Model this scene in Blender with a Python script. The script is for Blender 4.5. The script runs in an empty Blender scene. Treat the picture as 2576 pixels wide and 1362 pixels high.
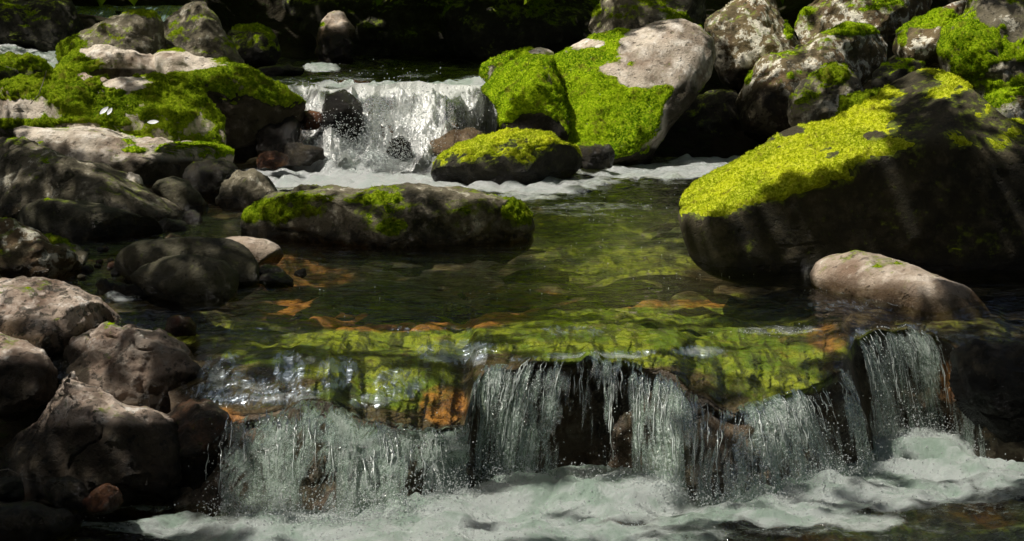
import bpy, bmesh, math, random
import numpy as np
from mathutils import Vector

random.seed(11)
rng = np.random.default_rng(7)
scene = bpy.context.scene
COL = scene.collection

# ------------------------------------------------------------------ camera geometry
H = 1.32
PH = math.radians(8.7)
F = 1288.0 / math.tan(math.radians(14.0))
CU, CV = 1288.0, 681.0
CP, SP = math.cos(PH), math.sin(PH)


def at(u, v, D):
    """world point(s) at depth y = D seen along photo coordinate (u, v)"""
    u = np.asarray(u, float); v = np.asarray(v, float); D = np.asarray(D, float)
    a = (u - CU) / F; b = (CV - v) / F
    t = D / (CP + b * SP)
    x, y, z = np.broadcast_arrays(a * t, D, H + (-SP + b * CP) * t)
    return np.stack([x, y, z], -1)


def proj(P):
    x, y, z = P[..., 0], P[..., 1], P[..., 2] - H
    zc = y * CP - z * SP
    up = y * SP + z * CP
    zc = np.maximum(zc, .01)
    return CU + F * x / zc, CV - F * up / zc


def xat(u, y, z):
    return (np.asarray(u) - CU) / F * (y * CP - (z - H) * SP)


def Dz(v, z):
    b = (CV - np.asarray(v, float)) / F
    dy = CP + b * SP; dz = -SP + b * CP
    return dy * (z - H) / dz


# ------------------------------------------------------------------ noise
def _hash(i, j, k, seed):
    h = (i * 374761393 + j * 668265263 + k * 2147483647 + seed * 974634777) & 0xFFFFFFFF
    h = ((h ^ (h >> 13)) * 1274126177) & 0xFFFFFFFF
    h = ((h ^ (h >> 16)) * 2246822519) & 0xFFFFFFFF
    return ((h ^ (h >> 15)) & 0xFFFFFF) / float(0xFFFFFF)


def vnoise(P, seed=0):
    P = np.asarray(P, float)
    I = np.floor(P).astype(np.int64)
    f = P - I
    f = f * f * f * (f * (f * 6 - 15) + 10)
    x, y, z = f[..., 0], f[..., 1], f[..., 2]
    i, j, k = I[..., 0], I[..., 1], I[..., 2]
    r = 0
    for a in (0, 1):
        wx = x if a else 1 - x
        for b in (0, 1):
            wy = y if b else 1 - y
            for c in (0, 1):
                wz = z if c else 1 - z
                r = r + wx * wy * wz * _hash(i + a, j + b, k + c, seed)
    return r * 2 - 1


def fbm(P, octv=4, seed=0, gain=.5):
    r = 0; a = 1.0; P = np.asarray(P, float)
    for o in range(octv):
        r = r + a * vnoise(P * (2.03 ** o) + o * 17.3, seed + o)
        a *= gain
    return r


def ss(a, b, x):
    t = np.clip((np.asarray(x, float) - a) / (b - a), 0, 1)
    return t * t * (3 - 2 * t)


def ell(u, v, lst):
    """strongest of a list of soft ellipses (u, v, ru, rv, s)"""
    r = np.zeros(np.shape(u))
    for (a, b, ra, rb, s) in lst:
        d = ((u - a) / ra) ** 2 + ((v - b) / rb) ** 2
        r = np.maximum(r, s * (1 - ss(.55, 1.35, d)))
    return r


# ------------------------------------------------------------------ mesh helpers
def mesh_obj(name, V, Fc, mat, parent=None, attrs=None, origin=None, smooth=True):
    V = np.asarray(V, float).reshape(-1, 3)
    Fc = np.asarray(Fc, np.int64)
    if origin is None:
        origin = np.zeros(3)
    origin = np.asarray(origin, float)
    me = bpy.data.meshes.new(name)
    me.vertices.add(len(V))
    me.vertices.foreach_set('co', (V - origin).astype(np.float32).ravel())
    n = Fc.shape[1]
    me.loops.add(Fc.size)
    me.loops.foreach_set('vertex_index', Fc.astype(np.int32).ravel())
    me.polygons.add(len(Fc))
    me.polygons.foreach_set('loop_start', np.arange(0, Fc.size, n, dtype=np.int32))
    me.polygons.foreach_set('use_smooth', np.full(len(Fc), smooth, dtype=bool))
    for k, a in (attrs or {}).items():
        at_ = me.attributes.new(k, 'FLOAT', 'POINT')
        at_.data.foreach_set('value', np.asarray(a, np.float32).ravel())
    me.update(calc_edges=True)
    me.validate()
    me.materials.append(mat)
    o = bpy.data.objects.new(name, me)
    COL.objects.link(o)
    if parent is not None:
        o.parent = parent
        o.location = origin - np.array(parent.location)
    else:
        o.location = origin
    return o


def tag(o, label=None, cat=None, group=None, kind=None):
    if label: o['label'] = label
    if cat: o['category'] = cat
    if group: o['group'] = group
    if kind: o['kind'] = kind
    return o


def grid_faces(nr, nc):
    i = np.arange(nr - 1)[:, None] * nc + np.arange(nc - 1)[None, :]
    i = i.ravel()
    return np.stack([i, i + 1, i + nc + 1, i + nc], 1)


def vnormals(V, T):
    a = V[T[:, 1]] - V[T[:, 0]]; b = V[T[:, 2]] - V[T[:, 0]]
    n = np.cross(a, b)
    N = np.zeros_like(V)
    for k in range(T.shape[1]):
        for c in range(3):
            N[:, c] += np.bincount(T[:, k], n[:, c], len(V))
    return N / (np.linalg.norm(N, axis=1, keepdims=True) + 1e-12)


_ico = {}


def ico(sub):
    if sub not in _ico:
        bm = bmesh.new()
        bmesh.ops.create_icosphere(bm, subdivisions=sub, radius=1)
        V = np.array([v.co[:] for v in bm.verts])
        T = np.array([[v.index for v in f.verts] for f in bm.faces])
        bm.free()
        _ico[sub] = (V / np.linalg.norm(V, axis=1, keepdims=True), T)
    return _ico[sub]


# ------------------------------------------------------------------ node helper
class NT:
    def __init__(self, name):
        self.mat = bpy.data.materials.new(name)
        self.mat.use_nodes = True
        self.t = self.mat.node_tree
        self.t.nodes.clear()
        self.out = self.t.nodes.new('ShaderNodeOutputMaterial')
        self._tc = None

    def n(self, kind, **kw):
        nd = self.t.nodes.new(kind)
        for k, v in kw.items():
            setattr(nd, k, v)
        return nd

    def link(self, a, b):
        self.t.links.new(a, b)

    def set(self, sock, val):
        if isinstance(val, bpy.types.NodeSocket):
            self.link(val, sock)
        elif isinstance(val, (tuple, list)) and len(val) == 3 and sock.type == 'RGBA':
            sock.default_value = (*val, 1)
        else:
            sock.default_value = val

    def coord(self):
        if self._tc is None:
            tc = self.n('ShaderNodeTexCoord')
            oi = self.n('ShaderNodeObjectInfo')
            sc = self.n('ShaderNodeVectorMath', operation='SCALE')
            cx = self.n('ShaderNodeCombineXYZ')
            for k in range(3):
                self.link(oi.outputs['Random'], cx.inputs[k])
            self.link(cx.outputs[0], sc.inputs[0]); sc.inputs['Scale'].default_value = 37.0
            ad = self.n('ShaderNodeVectorMath', operation='ADD')
            self.link(tc.outputs['Object'], ad.inputs[0]); self.link(sc.outputs[0], ad.inputs[1])
            self._tc = ad.outputs[0]
        return self._tc

    def world(self):
        return self.n('ShaderNodeNewGeometry').outputs['Position']

    def scale(self, vec, s):
        m = self.n('ShaderNodeVectorMath', operation='MULTIPLY')
        self.set(m.inputs[0], vec); m.inputs[1].default_value = s
        return m.outputs[0]

    def noise(self, scale, detail=5, rough=.55, vec=None, dist=0.0):
        nd = self.n('ShaderNodeTexNoise')
        self.link(vec if vec is not None else self.coord(), nd.inputs['Vector'])
        nd.inputs['Scale'].default_value = scale
        nd.inputs['Detail'].default_value = detail
        nd.inputs['Roughness'].default_value = rough
        nd.inputs['Distortion'].default_value = dist
        return nd.outputs['Fac']

    def ramp(self, fac, a, b):
        """smoothstep a..b"""
        m = self.n('ShaderNodeMapRange', interpolation_type='SMOOTHSTEP')
        self.set(m.inputs['Value'], fac)
        m.inputs['From Min'].default_value = a; m.inputs['From Max'].default_value = b
        return m.outputs['Result']

    def math(self, op, a, b=0.0, clamp=False):
        m = self.n('ShaderNodeMath', operation=op)
        m.use_clamp = clamp
        self.set(m.inputs[0], a); self.set(m.inputs[1], b)
        return m.outputs[0]

    def mix(self, fac, a, b, mode='MIX'):
        m = self.n('ShaderNodeMix', data_type='RGBA', blend_type=mode)
        self.set(m.inputs['Factor'], fac)
        self.set(m.inputs[6], a); self.set(m.inputs[7], b)
        return m.outputs[2]

    def attr(self, name):
        return self.n('ShaderNodeAttribute', attribute_name=name).outputs['Fac']

    def bump(self, h, strength, dist, normal=None):
        b = self.n('ShaderNodeBump')
        b.inputs['Strength'].default_value = strength
        b.inputs['Distance'].default_value = dist
        self.link(h, b.inputs['Height'])
        if normal is not None:
            self.link(normal, b.inputs['Normal'])
        return b.outputs[0]

    def bsdf(self, color, rough=.8, spec=.5, normal=None, **kw):
        p = self.n('ShaderNodeBsdfPrincipled')
        self.set(p.inputs['Base Color'], color)
        self.set(p.inputs['Roughness'], rough)
        self.set(p.inputs['Specular IOR Level'], spec)
        if normal is not None:
            self.link(normal, p.inputs['Normal'])
        for k, v in kw.items():
            self.set(p.inputs[k], v)
        return p.outputs[0]

    def mixsh(self, fac, a, b):
        m = self.n('ShaderNodeMixShader')
        self.set(m.inputs[0], fac); self.link(a, m.inputs[1]); self.link(b, m.inputs[2])
        return m.outputs[0]

    def done(self, sh):
        self.link(sh, self.out.inputs['Surface'])
        return self.mat


# ------------------------------------------------------------------ materials
def rock_mat(name, dark, mid, light, lich=(.50, .47, .40), lich_amt=.5, spots=.5, film=.75,
             rough=.85, scale=1.0, red=0.0):
    m = NT(name)
    n1 = m.noise(3.2 * scale, 8, .6)
    n2 = m.noise(11 * scale, 7, .65)
    n3 = m.noise(34 * scale, 6, .6)
    big = m.noise(1.3 * scale, 3, .5)
    c = m.mix(m.ramp(n1, .33, .58), dark, mid)
    c = m.mix(m.ramp(n2, .46, .72), c, light)
    if red:
        c = m.mix(m.math('MULTIPLY', m.ramp(m.noise(4.3 * scale, 5, .6), .47, .66), red), c, (.27, .13, .065))
    # crusty pale lichen patches with crisp ragged edges, and black lichen stains
    lm = m.math('ADD', m.math('MULTIPLY', n2, .6), m.math('MULTIPLY', n1, .4))
    lm = m.math('ADD', lm, m.math('MULTIPLY', m.math('SUBTRACT', n3, .5), .35))
    t = .70 - .26 * lich_amt
    c = m.mix(m.math('MULTIPLY', m.ramp(lm, t, t + .035), min(1, .25 + lich_amt)), c, lich)
    sp = m.math('ADD', m.math('MULTIPLY', m.noise(17 * scale, 8, .7), .7), m.math('MULTIPLY', big, .3))
    c = m.mix(m.math('MULTIPLY', m.ramp(sp, .535, .58), spots), c, (.022, .02, .014))
    # thin green film where the moss thins out
    fm = m.math('MULTIPLY', m.ramp(m.math('ADD', m.attr('moss'), m.math('MULTIPLY', m.math('SUBTRACT', n3, .5), .9)), .06, .40), film)
    c = m.mix(fm, c, m.mix(m.ramp(n3, .4, .65), (.07, .09, .010), (.27, .33, .020)))
    pit = m.ramp(m.noise(26 * scale, 3, .5), .62, .70)
    c = m.mix(m.math('MULTIPLY', pit, .5), c, (.05, .042, .03))
    dim = m.math('ADD', m.attr('dim'), m.math('MULTIPLY', m.math('SUBTRACT', n2, .5), m.math('MULTIPLY', m.attr('dim'), 1.2)))  # stains and shade on fronts, undersides and hollows painted in as darkening
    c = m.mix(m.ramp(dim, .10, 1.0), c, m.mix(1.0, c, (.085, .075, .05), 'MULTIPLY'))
    wet = m.attr('wet')
    c = m.mix(wet, c, m.mix(1.0, c, (.30, .26, .20), 'MULTIPLY'))
    r = m.math('SUBTRACT', rough, m.math('MULTIPLY', wet, rough - .18))
    h = m.math('ADD', m.math('MULTIPLY', n2, .7), m.math('MULTIPLY', m.noise(75 * scale, 8, .75), .55))
    h = m.math('SUBTRACT', h, m.math('MULTIPLY', pit, .25))
    nb = m.bump(h, 1.0, .032)
    return m.done(m.bsdf(c, r, .35, nb))


def moss_mat(name, a, b, c2, brown=(.20, .17, .03)):
    m = NT(name)
    n1 = m.noise(4.5, 6, .6); n2 = m.noise(75, 6, .7); n3 = m.noise(230, 3, .6); n4 = m.noise(14, 6, .7)
    c = m.mix(m.ramp(n1, .36, .62), a, b)
    c = m.mix(m.math('MULTIPLY', m.ramp(n2, .44, .68), .8), c, c2)
    c = m.mix(m.math('MULTIPLY', m.ramp(n4, .52, .66), .7), c, brown)
    dk = m.math('ADD', m.math('MULTIPLY', n2, .6), m.math('MULTIPLY', n4, .4))
    c = m.mix(m.ramp(dk, .36, .52), m.mix(1.0, c, (.42, .46, .36), 'MULTIPLY'), c)
    c = m.mix(m.ramp(n3, .32, .5), m.mix(1.0, c, (.72, .74, .64), 'MULTIPLY'), c)
    h = m.math('ADD', m.math('MULTIPLY', n2, .6), m.math('MULTIPLY', n3, .55))
    nb = m.bump(h, .9, .013)
    d = m.n('ShaderNodeBsdfDiffuse'); m.link(c, d.inputs[0]); m.link(nb, d.inputs['Normal'])
    tr = m.n('ShaderNodeBsdfTranslucent'); m.link(c, tr.inputs[0])
    return m.done(m.mixsh(.28, d.outputs[0], tr.outputs[0]))


def leaf_mat(name, a, b, trans=.5):
    m = NT(name)
    w = m.world()
    c = m.mix(m.ramp(m.noise(.55, 3, .6, w), .38, .62), a, b)
    c = m.mix(m.ramp(m.noise(3.1, 2, .6, w), .35, .7), m.mix(1.0, c, (.55, .6, .5), 'MULTIPLY'), c)
    d = m.n('ShaderNodeBsdfDiffuse'); m.link(c, d.inputs[0])
    tr = m.n('ShaderNodeBsdfTranslucent'); m.link(c, tr.inputs[0])
    return m.done(m.mixsh(trans, d.outputs[0], tr.outputs[0]))


def foam_shader(m, vec, tint=(.90, .94, .90), shade=(.58, .71, .60)):
    n1 = m.noise(60, 6, .7, vec); n2 = m.noise(210, 4, .7, vec); n3 = m.noise(5.5, 5, .6, vec, .6)
    h = m.math('ADD', n1, m.math('MULTIPLY', n2, .7))
    nb = m.bump(h, 1.0, .014)
    c = m.mix(m.ramp(n3, .38, .58), tuple(k * f for k, f in zip(tint, shade)), tint)  # teal wave shading painted into the foam colour by broad noise
    c = m.mix(m.ramp(n1, .34, .5), m.mix(1.0, c, (.88, .95, .90), 'MULTIPLY'), c)
    d = m.bsdf(c, .22, .8, nb)
    tl = m.n('ShaderNodeBsdfTranslucent'); m.link(c, tl.inputs[0])
    g = m.n('ShaderNodeBsdfGlossy'); g.inputs['Roughness'].default_value = .28; m.link(nb, g.inputs['Normal'])
    return m.mixsh(.26, m.mixsh(.38, d, tl.outputs[0]), g.outputs[0])


def water_mat(name, tint, s1, a1, s2, a2, rough=.06, foam_tint=(.90, .94, .90), fres=1.333, sheen=False, shade=(.58, .71, .60)):
    m = NT(name)
    w = m.world()
    nb = m.bump(m.noise(1.0, 3, .5, m.scale(w, (s1 * .55, s1, s1)), .8), 1.0, a1)
    nb = m.bump(m.noise(1.0, 3, .6, m.scale(w, (s2 * .7, s2, s2)), .5), 1.0, a2, nb)
    fr = m.n('ShaderNodeFresnel'); fr.inputs['IOR'].default_value = fres
    m.link(nb, fr.inputs['Normal'])
    tr = m.n('ShaderNodeBsdfTransparent'); tr.inputs[0].default_value = (*tint, 1)
    gl = m.n('ShaderNodeBsdfAnisotropic') if False else m.n('ShaderNodeBsdfGlossy')
    gl.inputs['Roughness'].default_value = rough
    m.link(nb, gl.inputs['Normal'])
    wsh = m.mixsh(fr.outputs[0], tr.outputs[0], gl.outputs[0])
    if sheen:
        g3 = m.n('ShaderNodeBsdfGlossy'); g3.inputs['Roughness'].default_value = .38; g3.inputs[0].default_value = (.80, .90, 1.0, 1)
        m.link(nb, g3.inputs['Normal'])
        sn = m.noise(1.0, 4, .6, m.scale(w, (38, 12, 12)), 1.2)
        sf = m.math('ADD', m.attr('sheen'), m.math('MULTIPLY', m.math('SUBTRACT', sn, .5), 2.2))
        wsh = m.mixsh(m.math('MULTIPLY', m.ramp(sf, .45, 1.1), .42), wsh, g3.outputs[0])
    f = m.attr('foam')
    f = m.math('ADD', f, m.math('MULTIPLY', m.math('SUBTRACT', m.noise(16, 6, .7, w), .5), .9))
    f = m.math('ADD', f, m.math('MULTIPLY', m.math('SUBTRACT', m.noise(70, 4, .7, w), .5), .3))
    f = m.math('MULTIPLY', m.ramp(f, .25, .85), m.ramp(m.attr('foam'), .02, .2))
    return m.done(m.mixsh(f, wsh, foam_shader(m, w, foam_tint, shade)))


def fall_mat(name, strand_tint=(.80, .93, .82), across=1.0, gaps=True, veil_amt=.37, veil_f=(.62, .76, .62), tl_amt=.42):
    """falling sheet of water; attributes: su = metres across, sv = metres along, dens = how white.
    A thin greenish veil with gaps, flecked with bright broken beads that line up along the flow."""
    m = NT(name)
    cx = m.n('ShaderNodeCombineXYZ')
    m.link(m.attr('su'), cx.inputs[0]); m.link(m.attr('sv'), cx.inputs[1])
    st = cx.outputs[0]
    e1 = m.noise(1, 3, .55, m.scale(st, (20 * across, 2.6, 1)), .7)
    e2 = m.noise(1, 4, .6, m.scale(st, (52 * across, 6.5, 1)), 1.4)
    b1 = m.noise(1, 3, .6, m.scale(st, (95 * across, 30.0, 1)), 1.2)
    b2 = m.noise(1, 2, .6, m.scale(st, (260 * across, 110.0, 1)), .6)
    dens = m.math('MULTIPLY', m.math('SUBTRACT', m.attr('dens'), .6), .55)
    env = m.math('ADD', m.math('MULTIPLY', e1, .5), m.math('MULTIPLY', e2, .5))
    env = m.math('ADD', m.math('MULTIPLY', m.math('SUBTRACT', env, .5), 1.6), .5)
    env = m.math('ADD', env, dens)
    ridge = m.math('SUBTRACT', 1.0, m.math('MULTIPLY', m.math('ABSOLUTE', m.math('SUBTRACT', b1, .5)), 5.5), clamp=True)
    bead = m.math('ADD', m.math('MULTIPLY', ridge, .45), m.math('MULTIPLY', b2, .75))
    bead = m.math('ADD', bead, m.math('MULTIPLY', m.math('SUBTRACT', env, .5), 1.1))
    fleck = m.ramp(bead, .66, 1.02)
    veil = m.math('MULTIPLY', m.ramp(env, .36, .66), veil_amt)
    gap = m.ramp(env, .34, .46)
    h = m.math('ADD', m.math('MULTIPLY', e2, .6), m.math('ADD', m.math('MULTIPLY', b1, .5), m.math('MULTIPLY', b2, .35)))
    nb = m.bump(h, 1.0, .03)
    fr = m.n('ShaderNodeFresnel'); fr.inputs['IOR'].default_value = 1.45; m.link(nb, fr.inputs['Normal'])
    tr = m.n('ShaderNodeBsdfTransparent'); tr.inputs[0].default_value = (.82, .90, .82, 1)
    gl = m.n('ShaderNodeBsdfGlossy'); gl.inputs['Roughness'].default_value = .06; m.link(nb, gl.inputs['Normal'])
    clear = m.mixsh(fr.outputs[0], tr.outputs[0], gl.outputs[0])
    d = m.bsdf(strand_tint, .12, .9, nb)
    tl = m.n('ShaderNodeBsdfTranslucent'); tl.inputs[0].default_value = (*strand_tint, 1)
    wh = m.mixsh(tl_amt, d, tl.outputs[0])
    g2 = m.n('ShaderNodeBsdfGlossy'); g2.inputs['Roughness'].default_value = .22; m.link(nb, g2.inputs['Normal'])
    wh = m.mixsh(.25, wh, g2.outputs[0])
    vt = tuple(k * f for k, f in zip(strand_tint, veil_f))
    vd = m.n('ShaderNodeBsdfDiffuse'); vd.inputs[0].default_value = (*vt, 1); m.link(nb, vd.inputs['Normal'])
    vl = m.n('ShaderNodeBsdfTranslucent'); vl.inputs[0].default_value = (*vt, 1)
    vs = m.mixsh(tl_amt, vd.outputs[0], vl.outputs[0])
    sh = m.mixsh(veil, clear, vs)
    sh = m.mixsh(m.math('MULTIPLY', fleck, .92), sh, wh)
    if gaps:
        t2 = m.n('ShaderNodeBsdfTransparent')
        sh = m.mixsh(gap, t2.outputs[0], sh)
    return m.done(sh)


def drop_mat(name, c=(.92, .97, .92)):
    m = NT(name)
    tr = m.n('ShaderNodeBsdfTransparent'); tr.inputs[0].default_value = (.9, .95, .92, 1)
    gl = m.n('ShaderNodeBsdfGlossy'); gl.inputs['Roughness'].default_value = .12
    d = m.n('ShaderNodeBsdfDiffuse'); d.inputs[0].default_value = (*c, 1)
    tl = m.n('ShaderNodeBsdfTranslucent'); tl.inputs[0].default_value = (*c, 1)
    fr = m.n('ShaderNodeFresnel'); fr.inputs['IOR'].default_value = 1.4
    a = m.mixsh(.5, d.outputs[0], tl.outputs[0])
    b = m.mixsh(.75, tr.outputs[0], a)
    return m.done(m.mixsh(fr.outputs[0], b, gl.outputs[0]))


def bed_mat(name):
    m = NT(name)
    w = m.world()
    n1 = m.noise(5, 7, .6, w); n2 = m.noise(17, 6, .65, w); n3 = m.noise(60, 4, .65, w)
    c = m.mix(m.ramp(n1, .36, .6), (.030, .022, .012), (.10, .065, .035))
    c = m.mix(m.ramp(n2, .52, .62), c, (.16, .12, .075))
    ws = m.scale(w, (24, 5, 7)); n4 = m.noise(1.0, 5, .65, ws, .8)
    al = m.math('ADD', m.attr('algae'), m.math('MULTIPLY', m.math('SUBTRACT', n2, .5), .9))
    al = m.math('ADD', al, m.math('MULTIPLY', m.math('SUBTRACT', n1, .5), .9))
    g = m.mix(m.ramp(n1, .4, .6), (.15, .24, .016), (.40, .45, .04))
    g = m.mix(m.ramp(n4, .54, .40), (.06, .075, .012), g) if False else m.mix(m.ramp(n4, .40, .56), (.07, .085, .012), g)
    g = m.mix(m.math('MULTIPLY', m.ramp(n2, .55, .66), .6), g, (.20, .15, .05))
    c = m.mix(m.ramp(al, .35, .8), c, g)
    og = m.math('ADD', m.attr('orange'), m.math('MULTIPLY', m.math('SUBTRACT', n2, .5), .7))
    og = m.math('ADD', og, m.math('MULTIPLY', m.math('SUBTRACT', n1, .5), .8))
    c = m.mix(m.ramp(og, .22, .85), c, m.mix(m.ramp(n2, .35, .65), (.20, .07, .018), (.62, .26, .06)))
    h = m.math('ADD', n2, m.math('MULTIPLY', n3, .4))
    return m.done(m.bsdf(c, .35, .5, m.bump(h, 1.0, .03)))


def soil_mat(name):
    m = NT(name)
    w = m.world()
    n1 = m.noise(2.2, 8, .65, w); n2 = m.noise(14, 6, .65, w)
    c = m.mix(m.ramp(n1, .38, .62), (.012, .010, .006), (.035, .028, .016))
    c = m.mix(m.ramp(n2, .55, .68), c, (.030, .042, .010))
    return m.done(m.bsdf(c, .9, .15, m.bump(n2, 1.0, .06)))


ROCK = {
    'moor': rock_mat('brown_boulder_rock', (.022, .019, .009), (.06, .05, .024), (.13, .105, .06), lich=(.34, .30, .22), lich_amt=.22, spots=.5),
    'bank': rock_mat('wet_bank_rock', (.010, .007, .004), (.030, .020, .012), (.13, .095, .065), lich=(.46, .38, .31), lich_amt=.40, spots=.6, red=.5, rough=.45, scale=1.4),
    'grey': rock_mat('grey_rock', (.045, .038, .02), (.20, .17, .11), (.46, .40, .29), lich=(.70, .65, .52), lich_amt=.55, spots=.7),
    'pale': rock_mat('pale_rock', (.30, .235, .17), (.78, .67, .54), (.96, .88, .77), lich=(.97, .92, .83), lich_amt=.45, spots=.4, red=.3),
    'clean': rock_mat('clean_pale_rock', (.28, .20, .14), (.60, .48, .37), (.84, .72, .60), lich=(.92, .83, .73), lich_amt=.38, spots=.35, red=.3),
    'lichen': rock_mat('lichen_rock', (.045, .036, .016), (.22, .165, .08), (.58, .46, .29), lich=(.92, .86, .70), lich_amt=.72, spots=.65, red=.3),
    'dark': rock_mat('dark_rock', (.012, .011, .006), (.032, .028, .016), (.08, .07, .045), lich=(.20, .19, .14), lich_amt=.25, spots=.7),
    'olive': rock_mat('olive_rock', (.026, .023, .012), (.075, .066, .036), (.15, .13, .08), lich=(.24, .22, .14), lich_amt=.3, spots=.4, rough=.7),
    'wet': rock_mat('wet_rock', (.010, .008, .006), (.03, .024, .016), (.085, .07, .045), lich=(.17, .14, .10), lich_amt=.3, spots=.4, rough=.16, film=.2),
    'wetred': rock_mat('wet_red_rock', (.035, .012, .006), (.13, .048, .02), (.25, .11, .05), lich=(.26, .14, .08), lich_amt=.25, spots=.35, rough=.16, red=.7, film=.1),
    'pit': rock_mat('pitted_rock', (.20, .14, .10), (.60, .47, .37), (.95, .82, .71), lich=(.95, .87, .78), lich_amt=.5, spots=.75, red=.35, rough=.62, scale=1.5),
}
MOSS = {
    'bright': moss_mat('bright_moss', (.13, .27, .006), (.36, .55, .010), (.74, .86, .04)),
    'yellow': moss_mat('yellow_moss', (.40, .50, .010), (.72, .78, .02), (.98, .98, .12)),
    'green': moss_mat('deep_green_moss', (.14, .24, .008), (.27, .38, .012), (.45, .52, .03)),
}
# ------------------------------------------------------------------ rocks
def poly_radius(poly, c, n=720):
    P = np.asarray(poly, float)
    Q = np.roll(P, -1, 0)
    th = np.arange(n) * 2 * math.pi / n
    d = np.stack([np.cos(th), np.sin(th)], 1)
    R = np.zeros(n)
    for p, q in zip(P, Q):
        e = q - p
        w = p - c
        den = d[:, 0] * e[1] - d[:, 1] * e[0]
        den = np.where(np.abs(den) < 1e-9, 1e-9, den)
        t = (w[0] * e[1] - w[1] * e[0]) / den
        s = (w[0] * d[:, 1] - w[1] * d[:, 0]) / den
        ok = (s >= 0) & (s <= 1) & (t > 0)
        R = np.where(ok, np.maximum(R, t), R)
    k = np.exp(-.5 * (np.arange(-8, 9) / 2.6) ** 2); k /= k.sum()
    Rp = np.concatenate([R[-8:], R, R[:8]])
    return th, np.convolve(Rp, k, 'valid')


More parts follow.
